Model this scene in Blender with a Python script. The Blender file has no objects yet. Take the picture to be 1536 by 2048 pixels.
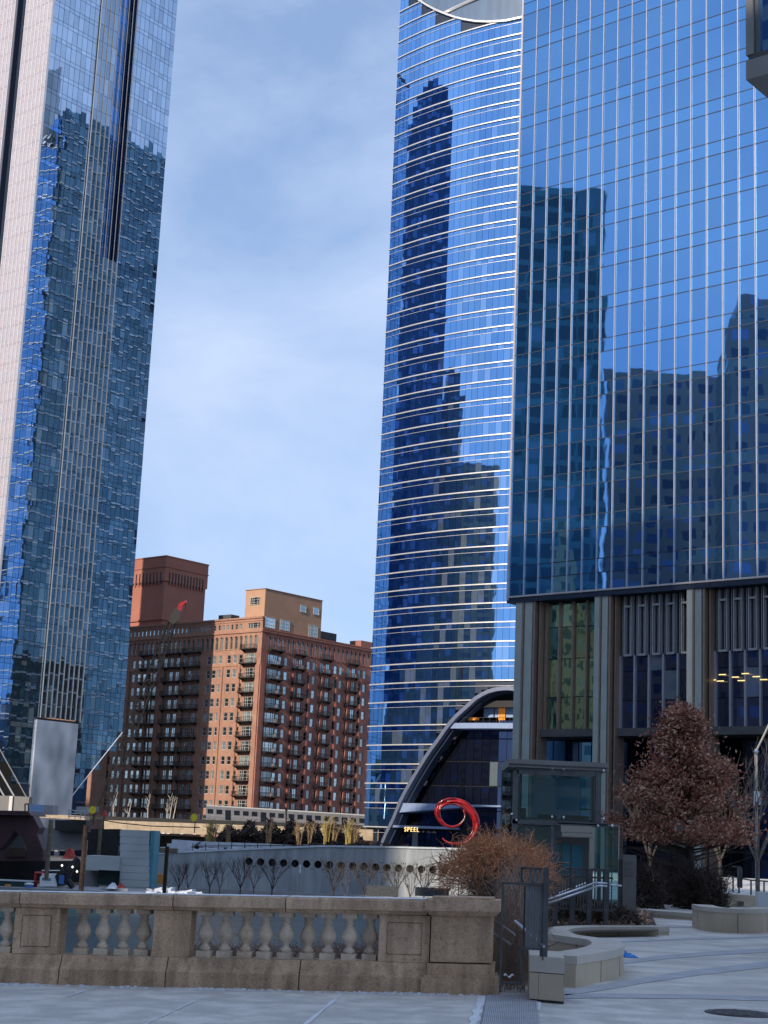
import bpy, math, random
import numpy as np
from mathutils import Matrix, Vector
random.seed(7); rng = np.random.default_rng(7)
S = bpy.context.scene
R_ = math.radians
# ------------------------------------------------------------------ camera
FPX = 3165.0; PITCH = math.atan(668 / FPX); ROLL = R_(2.47); EYE = 1.62
Fv = np.array([0, math.cos(PITCH), math.sin(PITCH)]); X0 = np.array([1.0, 0, 0]); U0 = np.array([0, -math.sin(PITCH), math.cos(PITCH)])
RV = math.cos(ROLL) * X0 + math.sin(ROLL) * U0; UV = -math.sin(ROLL) * X0 + math.cos(ROLL) * U0
cam = bpy.data.cameras.new('camera'); co = bpy.data.objects.new('camera', cam); S.collection.objects.link(co)
cam.sensor_fit = 'HORIZONTAL'; cam.sensor_width = 36; cam.lens = FPX / 1536 * 36; cam.clip_start = 0.5; cam.clip_end = 8000
co.matrix_world = Matrix(((RV[0], UV[0], -Fv[0], 0), (RV[1], UV[1], -Fv[1], 0), (RV[2], UV[2], -Fv[2], EYE), (0, 0, 0, 1)))
S.camera = co
# ------------------------------------------------------------------ light
SUN = np.array([-0.56, -0.83]); SUN = SUN / np.linalg.norm(SUN); ELEV = R_(25)
SUNROT = math.atan2(SUN[0], SUN[1])
w = bpy.data.worlds.new('World'); S.world = w; w.use_nodes = True
nt = w.node_tree; nt.nodes.clear()
def N(nt, t, **k):
    n = nt.nodes.new(t)
    for a, b in k.items(): setattr(n, a, b)
    return n
out = N(nt, 'ShaderNodeOutputWorld'); bg = N(nt, 'ShaderNodeBackground'); bg.inputs[1].default_value = 0.14
sky = N(nt, 'ShaderNodeTexSky', sky_type='NISHITA', sun_disc=False, sun_elevation=ELEV, sun_rotation=SUNROT, altitude=100, air_density=1.0, dust_density=0.3, ozone_density=1.5)
tc = N(nt, 'ShaderNodeTexCoord'); mp = N(nt, 'ShaderNodeMapping'); mp.inputs['Scale'].default_value = (1.0, 1.0, 1.7); mp.inputs['Rotation'].default_value = (0.25, 0.1, 0.6)
n1 = N(nt, 'ShaderNodeTexNoise'); n1.inputs['Scale'].default_value = 3.4; n1.inputs['Detail'].default_value = 7; n1.inputs['Roughness'].default_value = 0.56; n1.inputs['Distortion'].default_value = 0.25
rmp = N(nt, 'ShaderNodeMapRange'); rmp.inputs[1].default_value = 0.38; rmp.inputs[2].default_value = 0.66; rmp.inputs[3].default_value = 0.15; rmp.inputs[4].default_value = 0.95
mx = N(nt, 'ShaderNodeMix', data_type='RGBA'); mx.inputs[7].default_value = (2.6, 3.15, 4.25, 1)
L = nt.links.new
L(tc.outputs['Generated'], mp.inputs[0]); L(mp.outputs[0], n1.inputs['Vector']); L(n1.outputs[0], rmp.inputs[0]); L(rmp.outputs[0], mx.inputs[0])
gmm = N(nt, 'ShaderNodeGamma'); gmm.inputs[1].default_value = 0.5; scl = N(nt, 'ShaderNodeMix', data_type='RGBA', blend_type='MULTIPLY'); scl.inputs[0].default_value = 1; scl.inputs[7].default_value = (0.86, 1.10, 1.52, 1)
L(sky.outputs[0], gmm.inputs[0]); L(gmm.outputs[0], scl.inputs[6]); L(scl.outputs[2], mx.inputs[6]); L(mx.outputs[2], bg.inputs[0]); L(bg.outputs[0], out.inputs[0])
sl = bpy.data.lights.new('sun', 'SUN'); sl.energy = 2.7; sl.angle = R_(0.5); sl.color = (1.0, 0.86, 0.70)
so = bpy.data.objects.new('sun', sl); S.collection.objects.link(so)
sd = Vector((SUN[0] * math.cos(ELEV), SUN[1] * math.cos(ELEV), math.sin(ELEV)))
so.rotation_euler = sd.to_track_quat('Z', 'Y').to_euler(); so.location = sd * 50
S.view_settings.view_transform = 'Standard'; S.view_settings.look = 'None'; S.view_settings.exposure = 0.80; S.view_settings.gamma = 1
S.view_settings.use_curve_mapping = False
S.render.engine = 'CYCLES'; S.cycles.max_bounces = 6; S.cycles.glossy_bounces = 4; S.cycles.diffuse_bounces = 3; S.cycles.caustics_reflective = True; S.cycles.sample_clamp_indirect = 2.5; S.cycles.blur_glossy = 1.0; S.cycles.caustics_refractive = False
S.cycles.transparent_max_bounces = 12
# ------------------------------------------------------------------ projection helpers
def ray(px, py): return Fv + RV * ((px - 768) / FPX) - UV * ((py - 1024) / FPX)
def W(px, py, D):
    r = ray(px, py); p = r * (D / r[1]); return np.array([p[0], p[1], p[2] + EYE])
def G(px, py, z=0.0):
    r = ray(px, py); t = (z - EYE) / r[2]; return np.array([r[0] * t, r[1] * t, z])
def PX(p):
    v = np.array([p[0], p[1], p[2] - EYE]); k = v @ Fv; return 768 + FPX * (v @ RV) / k, 1024 - FPX * (v @ UV) / k, k
E1 = np.array([math.sin(R_(40)), math.cos(R_(40)), 0]); E2 = np.array([-E1[1], E1[0], 0]); UP = np.array([0, 0, 1.0])
# ------------------------------------------------------------------ mesh helpers
class MB:
    def __init__(s): s.v = []; s.f = []
    def quad(s, *p):
        i = len(s.v); s.v += [tuple(map(float, q)) for q in p]; s.f.append(tuple(range(i, i + len(p))))
    def box(s, o, a, b, c):
        o, a, b, c = (np.array(t, float) for t in (o, a, b, c))
        i = len(s.v)
        for k in (o, o + a, o + a + b, o + b, o + c, o + a + c, o + a + b + c, o + b + c): s.v.append(tuple(k))
        for f in ((0, 3, 2, 1), (4, 5, 6, 7), (0, 1, 5, 4), (1, 2, 6, 5), (2, 3, 7, 6), (3, 0, 4, 7)): s.f.append(tuple(i + q for q in f))
    def abox(s, x0, x1, y0, y1, z0, z1): s.box((x0, y0, z0), (x1 - x0, 0, 0), (0, y1 - y0, 0), (0, 0, z1 - z0))
    def prism(s, poly, e):
        e = np.array(e, float); i = len(s.v); n = len(poly)
        s.v += [tuple(map(float, q)) for q in poly] + [tuple(np.array(q, float) + e) for q in poly]
        s.f.append(tuple(i + k for k in range(n))); s.f.append(tuple(i + n + k for k in reversed(range(n))))
        for k in range(n): s.f.append((i + k, i + (k + 1) % n, i + n + (k + 1) % n, i + n + k))
    def tube(s, pts, rad, n=6, cap=True):
        pts = [np.array(p, float) for p in pts]
        if not hasattr(rad, '__len__'): rad = [rad] * len(pts)
        i0 = len(s.v)
        t = pts[1] - pts[0]; t = t / (np.linalg.norm(t) + 1e-9)
        a = np.cross(t, UP if abs(t[2]) < .9 else X0); a /= np.linalg.norm(a)
        for k, p in enumerate(pts):
            if k: t = pts[min(k + 1, len(pts) - 1)] - pts[k - 1]; t = t / (np.linalg.norm(t) + 1e-9)
            a = a - t * (a @ t); a /= (np.linalg.norm(a) + 1e-9); b = np.cross(t, a)
            for j in range(n):
                q = 2 * math.pi * j / n; s.v.append(tuple(p + rad[k] * (math.cos(q) * a + math.sin(q) * b)))
        for k in range(len(pts) - 1):
            for j in range(n):
                s.f.append((i0 + k * n + j, i0 + k * n + (j + 1) % n, i0 + (k + 1) * n + (j + 1) % n, i0 + (k + 1) * n + j))
        if cap: s.f.append(tuple(i0 + j for j in reversed(range(n)))); s.f.append(tuple(i0 + (len(pts) - 1) * n + j for j in range(n)))
    def lathe(s, c, prof, n=20, up=UP):
        i0 = len(s.v)
        for r, z in prof:
            for j in range(n):
                q = 2 * math.pi * j / n; s.v.append((c[0] + r * math.cos(q), c[1] + r * math.sin(q), c[2] + z))
        for k in range(len(prof) - 1):
            for j in range(n): s.f.append((i0 + k * n + j, i0 + k * n + (j + 1) % n, i0 + (k + 1) * n + (j + 1) % n, i0 + (k + 1) * n + j))
        s.f.append(tuple(i0 + j for j in reversed(range(n)))); s.f.append(tuple(i0 + (len(prof) - 1) * n + j for j in range(n)))
    def add(s, o):
        i = len(s.v); s.v += o.v; s.f += [tuple(i + q for q in f) for f in o.f]
ORG = {}
COL = S.collection
def setp(o, label=None, cat=None, group=None, kind=None):
    if label: o['label'] = label
    if cat: o['category'] = cat
    if group: o['group'] = group
    if kind: o['kind'] = kind
    return o
def thing(name, label, cat, loc=(0, 0, 0), group=None):
    o = bpy.data.objects.new(name, None); COL.objects.link(o); o.location = tuple(map(float, loc)); ORG[o.name] = np.array(loc, float); o.empty_display_size = .3
    return setp(o, label, cat, group)
def mesh(name, mb, m, org=(0, 0, 0), smooth=False):
    me = bpy.data.meshes.new(name)
    vv = np.array(mb.v, float).reshape(-1, 3) - np.array(org, float)
    me.from_pydata(vv.tolist(), [], mb.f); me.materials.append(m)
    if smooth: me.polygons.foreach_set('use_smooth', [True] * len(me.polygons))
    me.update(); return me
def part(name, mb, m, parent=None, label=None, kind=None, smooth=False, cat=None, group=None):
    org = ORG[parent.name] if parent else np.zeros(3)
    o = bpy.data.objects.new(name, mesh(name, mb, m, org, smooth)); COL.objects.link(o)
    if parent: o.parent = parent
    ORG[o.name] = org
    return setp(o, label, cat, group, kind)
def solo(name, mb, m, label, cat, group=None, smooth=False, kind=None):
    v = np.array(mb.v); c = np.array([(v[:, 0].min() + v[:, 0].max()) / 2, (v[:, 1].min() + v[:, 1].max()) / 2, v[:, 2].min()])
    o = bpy.data.objects.new(name, mesh(name, mb, m, c, smooth)); COL.objects.link(o); o.location = tuple(c); ORG[o.name] = c
    return setp(o, label, cat, group, kind)
def struct(name, mb, m): return part(name, mb, m, kind='structure')
def piece(name, me, o, a, b, c, parent, label=None):
    q = bpy.data.objects.new(name, me); COL.objects.link(q); q.parent = parent
    o = np.array(o) - ORG[parent.name]
    q.matrix_local = Matrix(((a[0], b[0], c[0], o[0]), (a[1], b[1], c[1], o[1]), (a[2], b[2], c[2], o[2]), (0, 0, 0, 1)))
    ORG[q.name] = None
    if label: q['label'] = label
    return q
def copy_thing(o, loc, label, rotz=None, group=None, scale=None):
    c = o.copy(); COL.objects.link(c); c.location = tuple(loc); c['label'] = label
    if rotz is not None: c.rotation_euler.z = rotz
    if scale: c.scale = (scale,) * 3
    for ch in list(o.children):
        d = ch.copy(); COL.objects.link(d); d.parent = c
        for g in ch.children:
            h = g.copy(); COL.objects.link(h); h.parent = d
    return c
# ------------------------------------------------------------------ materials
def mat(name, col, rough=.8, metal=0.0, var=.15, scale=1.5, bump=0.0, bscale=15, spec=.4, col2=None, spots=0, emit=0, detail=6, stretch=(1, 1, 1), streak=0, speck=0):
    m = bpy.data.materials.new(name); m.use_nodes = True; t = m.node_tree; p = t.nodes['Principled BSDF']
    p.inputs['Roughness'].default_value = rough; p.inputs['Metallic'].default_value = metal; p.inputs['Specular IOR Level'].default_value = spec
    g = N(t, 'ShaderNodeNewGeometry'); mpn = N(t, 'ShaderNodeMapping'); mpn.inputs['Scale'].default_value = stretch; t.links.new(g.outputs['Position'], mpn.inputs[0])
    n = N(t, 'ShaderNodeTexNoise'); n.inputs['Scale'].default_value = scale; n.inputs['Detail'].default_value = detail; n.inputs['Roughness'].default_value = .6
    t.links.new(mpn.outputs[0], n.inputs['Vector'])
    r = N(t, 'ShaderNodeMapRange'); r.inputs[1].default_value = .3; r.inputs[2].default_value = .7
    t.links.new(n.outputs[0], r.inputs[0])
    c = N(t, 'ShaderNodeMix', data_type='RGBA'); c2 = col2 or tuple(k * (1 - 2 * var) for k in col)
    hi = col if col2 else tuple(min(1, k * (1 + var)) for k in col)
    c.inputs[6].default_value = (*c2, 1); c.inputs[7].default_value = (*hi, 1); t.links.new(r.outputs[0], c.inputs[0])
    last = c.outputs[2]
    if spots:
        n3 = N(t, 'ShaderNodeTexNoise'); n3.inputs['Scale'].default_value = spots; n3.inputs['Detail'].default_value = 3; t.links.new(g.outputs['Position'], n3.inputs['Vector'])
        r3 = N(t, 'ShaderNodeMapRange'); r3.inputs[1].default_value = .42; r3.inputs[2].default_value = .62; r3.inputs[3].default_value = .80; r3.inputs[4].default_value = 1.06; t.links.new(n3.outputs[0], r3.inputs[0])
        mm = N(t, 'ShaderNodeMix', data_type='RGBA', blend_type='MULTIPLY'); mm.inputs[0].default_value = 1; t.links.new(last, mm.inputs[6]); t.links.new(r3.outputs[0], mm.inputs[7]); last = mm.outputs[2]
    for amt, sc3, lo, hi in ((streak, (7, 7, .7), .40, .68), (speck, (26, 26, 26), .30, .44)):
        if amt:
            m3 = N(t, 'ShaderNodeMapping'); m3.inputs['Scale'].default_value = sc3; t.links.new(g.outputs['Position'], m3.inputs[0])
            n4 = N(t, 'ShaderNodeTexNoise'); n4.inputs['Scale'].default_value = 1; n4.inputs['Detail'].default_value = 5; t.links.new(m3.outputs[0], n4.inputs['Vector'])
            r4 = N(t, 'ShaderNodeMapRange'); r4.inputs[1].default_value = lo; r4.inputs[2].default_value = hi
            r4.inputs[3].default_value = 1.05 if amt == streak else 1 - amt; r4.inputs[4].default_value = 1 - amt if amt == streak else 1.0; t.links.new(n4.outputs[0], r4.inputs[0])
            m4 = N(t, 'ShaderNodeMix', data_type='RGBA', blend_type='MULTIPLY'); m4.inputs[0].default_value = 1; t.links.new(last, m4.inputs[6]); t.links.new(r4.outputs[0], m4.inputs[7]); last = m4.outputs[2]
    t.links.new(last, p.inputs['Base Color'])
    if bump:
        n2 = N(t, 'ShaderNodeTexNoise'); n2.inputs['Scale'].default_value = bscale; n2.inputs['Detail'].default_value = 5; t.links.new(mpn.outputs[0], n2.inputs['Vector'])
        b = N(t, 'ShaderNodeBump'); b.inputs['Strength'].default_value = 1; b.inputs['Distance'].default_value = bump; t.links.new(n2.outputs[0], b.inputs['Height']); t.links.new(b.outputs[0], p.inputs['Normal'])
    if emit: p.inputs['Emission Color'].default_value = (*col, 1); p.inputs['Emission Strength'].default_value = emit
    return m
def glass(name, tint, inner=(.02, .05, .06), fac=.22, wob=.006, wscale=.7, var=.12, trans=0.0, rough=.015, blind=.16, stretch=(1, 1, .6)):
    m = bpy.data.materials.new(name); m.use_nodes = True; t = m.node_tree; t.nodes.clear(); K = t.links.new
    o = N(t, 'ShaderNodeOutputMaterial'); gl = N(t, 'ShaderNodeBsdfGlossy'); gl.inputs['Roughness'].default_value = rough
    df = N(t, 'ShaderNodeBsdfDiffuse'); g = N(t, 'ShaderNodeNewGeometry'); oi = N(t, 'ShaderNodeObjectInfo')
    ad = N(t, 'ShaderNodeMath', operation='ADD'); K(g.outputs['Random Per Island'], ad.inputs[0]); K(oi.outputs['Random'], ad.inputs[1])
    fr = N(t, 'ShaderNodeMath', operation='FRACT'); K(ad.outputs[0], fr.inputs[0])
    r = N(t, 'ShaderNodeMapRange'); r.inputs[3].default_value = 1 - var; r.inputs[4].default_value = 1 + var * .6; K(fr.outputs[0], r.inputs[0])
    mu = N(t, 'ShaderNodeMix', data_type='RGBA', blend_type='MULTIPLY'); mu.inputs[0].default_value = 1; mu.inputs[6].default_value = (*tint, 1); K(r.outputs[0], mu.inputs[7]); K(mu.outputs[2], gl.inputs[0])
    # some panes have blinds: paler inside
    st = N(t, 'ShaderNodeMapRange'); st.inputs[1].default_value = 1 - blind - .001; st.inputs[2].default_value = 1 - blind + .02; K(fr.outputs[0], st.inputs[0])
    ci = N(t, 'ShaderNodeMix', data_type='RGBA'); ci.inputs[6].default_value = (*inner, 1); ci.inputs[7].default_value = (.30, .38, .38, 1); K(st.outputs[0], ci.inputs[0]); K(ci.outputs[2], df.inputs[0])
    mp = N(t, 'ShaderNodeMapping'); mp.inputs['Scale'].default_value = stretch; K(g.outputs['Position'], mp.inputs[0])
    n = N(t, 'ShaderNodeTexNoise'); n.inputs['Scale'].default_value = wscale; n.inputs['Detail'].default_value = 1.5; K(mp.outputs[0], n.inputs['Vector'])
    b = N(t, 'ShaderNodeBump'); b.inputs['Strength'].default_value = 1; b.inputs['Distance'].default_value = wob; K(n.outputs[0], b.inputs['Height']); K(b.outputs[0], gl.inputs['Normal'])
    fz = N(t, 'ShaderNodeFresnel'); fz.inputs[0].default_value = 1.5
    f2 = N(t, 'ShaderNodeMath', operation='MULTIPLY_ADD'); f2.inputs[1].default_value = .8; f2.inputs[2].default_value = 1 - fac; f2.use_clamp = True; K(fz.outputs[0], f2.inputs[0])
    ms = N(t, 'ShaderNodeMixShader'); K(f2.outputs[0], ms.inputs[0]); K(gl.outputs[0], ms.inputs[2])
    if trans:
        tr = N(t, 'ShaderNodeBsdfTransparent'); tr.inputs[0].default_value = (.62, .82, .82, 1); m2 = N(t, 'ShaderNodeMixShader'); m2.inputs[0].default_value = trans; K(df.outputs[0], m2.inputs[1]); K(tr.outputs[0], m2.inputs[2]); K(m2.outputs[0], ms.inputs[1])
    else: K(df.outputs[0], ms.inputs[1])
    K(ms.outputs[0], o.inputs[0]); return m
M = {}
M['pave'] = mat('salted_concrete', (.68, .64, .59), .85, var=.07, scale=.9, bump=.002, bscale=60, col2=(.55, .53, .50), spots=2.3, speck=.22)
M['band'] = mat('dark_granite_band', (.44, .44, .47), .8, var=.1, scale=3, bump=.002, bscale=60)
M['paver'] = mat('plaza_paving', (.70, .655, .60), .85, scale=1.1, col2=(.55, .52, .48), bump=.002, bscale=50, stretch=(.5, 1.5, 1), speck=.25, spots=.8)
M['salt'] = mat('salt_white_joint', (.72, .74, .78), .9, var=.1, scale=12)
M['grate'] = mat('metal_grate', (.22, .29, .42), .6, metal=.2, var=.15, scale=20)
M['stone'] = mat('weathered_limestone', (.76, .53, .345), .9, col2=(.46, .31, .20), scale=1.3, bump=.006, bscale=70, spots=70, streak=.42, speck=.31)
M['stonecap'] = mat('cap_limestone', (.78, .55, .37), .9, col2=(.48, .33, .22), scale=1.5, bump=.005, bscale=70, spots=80, streak=.34, speck=.35)
M['balus'] = mat('pale_baluster_stone', (.80, .67, .52), .85, col2=(.60, .49, .38), scale=4, bump=.002, bscale=60, spots=90, streak=.32)
M['balus2'] = mat('buff_baluster_stone', (.74, .57, .42), .85, col2=(.46, .37, .28), scale=4, bump=.002, bscale=60, spots=90, streak=.32)
M['seat'] = mat('buff_seat_stone', (.56, .47, .35), .85, col2=(.46, .38, .28), scale=2, bump=.002, bscale=70)
M['seatcap'] = mat('seat_cap_stone', (.58, .53, .46), .85, col2=(.48, .44, .38), scale=2, bump=.002, bscale=70)
M['darkmetal'] = mat('dark_painted_steel', (.085, .09, .10), .5, metal=.3, var=.2, scale=4)
M['slat'] = mat('grey_green_steel', (.15, .17, .18), .5, metal=.3, var=.15, scale=4)
M['steel'] = mat('stainless_steel', (.62, .64, .70), .3, metal=1, var=.1, scale=5)
M['soil'] = mat('leaf_litter_soil', (.10, .075, .055), 1, col2=(.045, .035, .03), scale=14, bump=.03, bscale=16)
M['pylon'] = mat('grey_pylon', (.21, .205, .20), .5, metal=.4, var=.06, scale=2)
M['etch'] = mat('etched_text', (.12, .12, .12), .6, var=.02)
M['blue'] = mat('blue_cloth', (.01, .22, .68), .6, var=.15, scale=8, bump=.01, bscale=20)
M['manhole'] = mat('cast_iron', (.13, .12, .12), .6, metal=.4, var=.3, scale=20, bump=.004, bscale=40)
M['bark'] = mat('dark_bark', (.075, .06, .05), .95, var=.3, scale=6, bump=.01, bscale=25)
M['greybark'] = mat('grey_bark', (.16, .14, .13), .95, var=.25, scale=6)
M['palebark'] = mat('pale_birch_bark', (.50, .46, .40), .9, var=.2, scale=5)
M['leaf1'] = mat('russet_leaf', (.40, .15, .10), .7, col2=(.22, .08, .055), scale=1.3)
M['leaf2'] = mat('tan_leaf', (.66, .42, .29), .7, col2=(.40, .22, .15), scale=1.3)
M['vine'] = mat('orange_brown_twig', (.70, .31, .14), .8, col2=(.34, .15, .08), scale=1.2)
M['vine2'] = mat('grey_brown_twig', (.36, .26, .20), .85, col2=(.17, .12, .09), scale=1.5)
M['shrub'] = mat('dark_winter_shrub', (.075, .05, .04), .9, col2=(.03, .025, .022), scale=2)
M['water'] = mat('river_water', (.02, .055, .06), .3, var=.2, scale=.2, bump=.12, bscale=1.5, spec=.06)
M['terrain'] = mat('city_ground', (.16, .155, .15), .95, var=.2, scale=.05)
M['wallconc'] = mat('river_wall_concrete', (.40, .43, .45), .85, col2=(.22, .25, .27), scale=.8, bump=.01, bscale=6, stretch=(1.2, 1, .16))
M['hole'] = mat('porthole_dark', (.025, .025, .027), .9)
M['snow'] = mat('old_snow', (.72, .76, .82), .9, col2=(.45, .48, .52), scale=2, bump=.03, bscale=4)
M['ramp'] = mat('pale_ramp', (.55, .60, .66), .85, var=.1, scale=1)
M['beige'] = mat('beige_girder', (.52, .42, .29), .8, col2=(.36, .28, .2), scale=.8)
M['train'] = mat('train_silver', (.22, .22, .24), .4, metal=.5, var=.1, scale=1)
M['dglass'] = mat('dark_window', (.012, .016, .022), .08, spec=.9)
M['maroon'] = mat('maroon_steel', (.075, .03, .035), .6, col2=(.035, .016, .02), scale=.5)
M['rust'] = mat('rusty_pile', (.045, .026, .022), .9, var=.3, scale=3)
M['timber'] = mat('weathered_timber', (.22, .17, .12), .9, col2=(.10, .08, .06), scale=3)
M['ltconc'] = mat('pale_concrete', (.44, .47, .48), .85, col2=(.36, .38, .39), scale=.4)
M['midconc'] = mat('grey_concrete', (.30, .30, .31), .85, var=.1, scale=.5)
M['red'] = mat('red_paint', (.36, .008, .014), .28, var=.2, scale=3, spec=.6)
M['red2'] = mat('deep_red_paint', (.16, .004, .008), .2, var=.3, scale=2, spec=.7)
M['redtarp'] = mat('red_tarp', (.42, .05, .035), .7, var=.3, scale=3, bump=.05, bscale=3)
M['yellow'] = mat('yellow_paint', (.75, .58, .03), .6, var=.08)
M['white'] = mat('white_paint', (.72, .74, .76), .5, var=.05)
M['bluepaint'] = mat('blue_paint', (.05, .16, .45), .5, var=.1)
M['ltblue'] = mat('pale_blue_sheet', (.25, .38, .60), .5, var=.1)
M['green'] = mat('dark_green_steel', (.012, .05, .05), .5, var=.2)
M['orange'] = mat('orange_label', (.65, .28, .07), .6, var=.1)
M['board'] = mat('white_board', (.62, .70, .73), .4, var=.03)
M['brick'] = mat('orange_brick', (.45, .255, .18), .9, col2=(.34, .18, .13), scale=.25, streak=.25, bump=.004, bscale=8)
M['brickE'] = mat('red_brick', (.45, .20, .155), .9, col2=(.34, .145, .115), scale=.2, streak=.25, bump=.004, bscale=8)
M['bricktower'] = mat('rose_brick', (.44, .18, .13), .9, col2=(.37, .15, .11), scale=.2)
M['tan'] = mat('tan_stucco', (.50, .30, .20), .9, var=.06, scale=.3)
M['iron'] = mat('black_iron', (.018, .018, .02), .6, var=.1)
M['wframe'] = mat('white_window_frame', (.55, .56, .52), .6, var=.05)
M['gframe'] = mat('grey_green_frame', (.22, .27, .24), .6, var=.05)
M['mull'] = mat('pinkish_aluminium', (.66, .60, .60), .35, metal=.6, var=.04, scale=2)
M['darkframe'] = mat('curtain_wall_frame', (.02, .035, .07), .5, var=.1)
M['silver'] = mat('silver_spandrel', (.80, .79, .76), .38, metal=.55, var=.05, scale=.4)
M['fin'] = mat('tower_fin', (.36, .37, .38), .4, metal=.4, var=.06)
M['whitefin'] = mat('white_tower_fin', (.86, .78, .78), .4, metal=.2, var=.05)
M['steelpanel'] = mat('brushed_steel_wall', (.72, .74, .78), .5, metal=.7, col2=(.33, .37, .42), scale=.22, detail=1, stretch=(1, 1, .6))
M['arch'] = mat('blue_grey_arch', (.16, .19, .27), .45, metal=.3, var=.06)
M['arch2'] = mat('pale_blue_ledge', (.24, .32, .50), .6, var=.06)
M['pillar'] = mat('grey_green_pillar', (.42, .46, .43), .6, var=.06, scale=.6, metal=.1)
M['bronze'] = mat('bronze_fin', (.34, .25, .20), .45, metal=.4, var=.08)
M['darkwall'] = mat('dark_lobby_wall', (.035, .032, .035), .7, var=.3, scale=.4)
M['louvre'] = mat('pale_louvre', (.42, .42, .44), .45, metal=.4, var=.05)
M['amber'] = mat('amber_interior', (.85, .30, .04), .8, var=.1, emit=.12)
M['lampglow'] = mat('lit_ceiling_strip', (1.0, .72, .28), .8, emit=.8, var=0)
M['whiteglow'] = mat('lit_white_lamp', (1.0, .95, .85), .8, emit=1.0, var=0)
M['overhang'] = mat('grey_overhang', (.30, .30, .29), .7, var=.08, scale=1)
M['soffit'] = mat('dark_soffit', (.10, .10, .10), .8, var=.1)
M['teal'] = mat('teal_blind', (.07, .26, .34), .6, var=.12, scale=3)
M['interior'] = mat('dim_interior', (.05, .08, .085), .9, var=.2, scale=.3)
M['paleframe'] = mat('beige_door_frame', (.46, .43, .37), .6, var=.05)
M['gRB'] = glass('blue_curtain_glass', (.24, .50, .88), (.02, .07, .09), .30, .0035, .55, .06, trans=.75, blind=0)
M['gRBs'] = glass('blue_spandrel_glass', (.21, .46, .84), (.015, .07, .12), .22, .0035, .55, .05, blind=0)
M['gRP'] = glass('river_tower_glass', (.25, .50, .88), (.03, .07, .07), .22, .003, .5, .10)
M['gLT'] = glass('left_tower_glass', (.47, .60, .76), (.04, .09, .12), .34, .006, .5, .16)
M['gLTs'] = glass('left_tower_fritted_glass', (.80, .80, .84), (.60, .63, .69), .42, .004, .5, .04, blind=0)  # pale inner colour stands in for bright sky reflected in the glass
M['gLTd'] = glass('left_tower_deep_glass', (.18, .36, .74), (.02, .06, .22), .25, .006, .5, .25)
M['gflank'] = glass('flank_glass', (.24, .36, .42), (.05, .08, .10), .35, .006, .5, .3)
M['gdark'] = glass('dark_lobby_glass', (.10, .14, .26), (.008, .01, .016), .55, .004, .5, .15, blind=.04)
M['gwin'] = glass('apartment_glass', (.66, .74, .78), (.03, .04, .045), .5, .012, 1.2, .5, blind=.3)
M['gpav'] = glass('pavilion_glass', (.55, .62, .70), (.05, .07, .08), .93, .002, .8, .05, trans=.95, blind=0)
M['roofdark'] = mat('roof_dark', (.09, .09, .10), .9)
# mirrored-only towers
def winmat(name, wall, win, sx, sz, wall2=None, band=.45, col=.38):
    m = bpy.data.materials.new(name); m.use_nodes = True; t = m.node_tree; p = t.nodes['Principled BSDF']; K = t.links.new
    g = N(t, 'ShaderNodeNewGeometry'); sp = N(t, 'ShaderNodeSeparateXYZ'); K(g.outputs['Position'], sp.inputs[0])
    a = N(t, 'ShaderNodeMath', operation='ADD'); K(sp.outputs[0], a.inputs[0]); K(sp.outputs[1], a.inputs[1])
    def mth(op, x, y=None):
        q = N(t, 'ShaderNodeMath', operation=op); K(x, q.inputs[0])
        if y is not None: (K(y, q.inputs[1]) if not isinstance(y, (int, float)) else setattr(q.inputs[1], 'default_value', y))
        return q.outputs[0]
    u = mth('MULTIPLY', a.outputs[0], 1 / sx); v = mth('MULTIPLY', sp.outputs[2], 1 / sz)
    mk = mth('MULTIPLY', mth('GREATER_THAN', mth('FRACT', u), col), mth('GREATER_THAN', mth('FRACT', v), band))
    cb = N(t, 'ShaderNodeCombineXYZ'); K(mth('FLOOR', u), cb.inputs[0]); K(mth('FLOOR', v), cb.inputs[1])
    wn = N(t, 'ShaderNodeTexWhiteNoise'); K(cb.outputs[0], wn.inputs['Vector'])
    rr = N(t, 'ShaderNodeMapRange'); rr.inputs[1].default_value = .55; rr.inputs[2].default_value = 1.0; K(wn.outputs[0], rr.inputs[0])
    wc = N(t, 'ShaderNodeMix', data_type='RGBA'); wc.inputs[6].default_value = (*win, 1); wc.inputs[7].default_value = (*(min(1, q * 3 + .12) for q in win), 1); K(rr.outputs[0], wc.inputs[0])
    n = N(t, 'ShaderNodeTexNoise'); n.inputs['Scale'].default_value = .06; n.inputs['Detail'].default_value = 4; K(g.outputs['Position'], n.inputs['Vector'])
    w0 = N(t, 'ShaderNodeMix', data_type='RGBA'); w0.inputs[6].default_value = (*wall, 1); w0.inputs[7].default_value = (*(wall2 or tuple(q * .6 for q in wall)), 1); K(n.outputs[0], w0.inputs[0])
    c = N(t, 'ShaderNodeMix', data_type='RGBA'); K(mk, c.inputs[0]); K(w0.outputs[2], c.inputs[6]); K(wc.outputs[2], c.inputs[7]); K(c.outputs[2], p.inputs['Base Color'])
    r = N(t, 'ShaderNodeMapRange'); r.inputs[3].default_value = .8; r.inputs[4].default_value = .12; K(mk, r.inputs[0]); K(r.outputs[0], p.inputs['Roughness']); return m
M['wm1'] = winmat('dark_teal_tower_facade', (.14, .36, .42), (.03, .10, .15), 2.6, 4.0, band=.3, col=.16)
M['wm2'] = winmat('brown_tower_facade', (.54, .44, .40), (.05, .09, .2), 3.2, 3.9, (.22, .20, .21))
M['wm3'] = winmat('stone_tower_facade', (.66, .60, .40), (.10, .16, .13), 2.2, 2.8)
M['wm4'] = winmat('blue_tower_facade', (.08, .15, .28), (.03, .08, .20), 1.9, 4.0, band=.25, col=.14)
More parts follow.
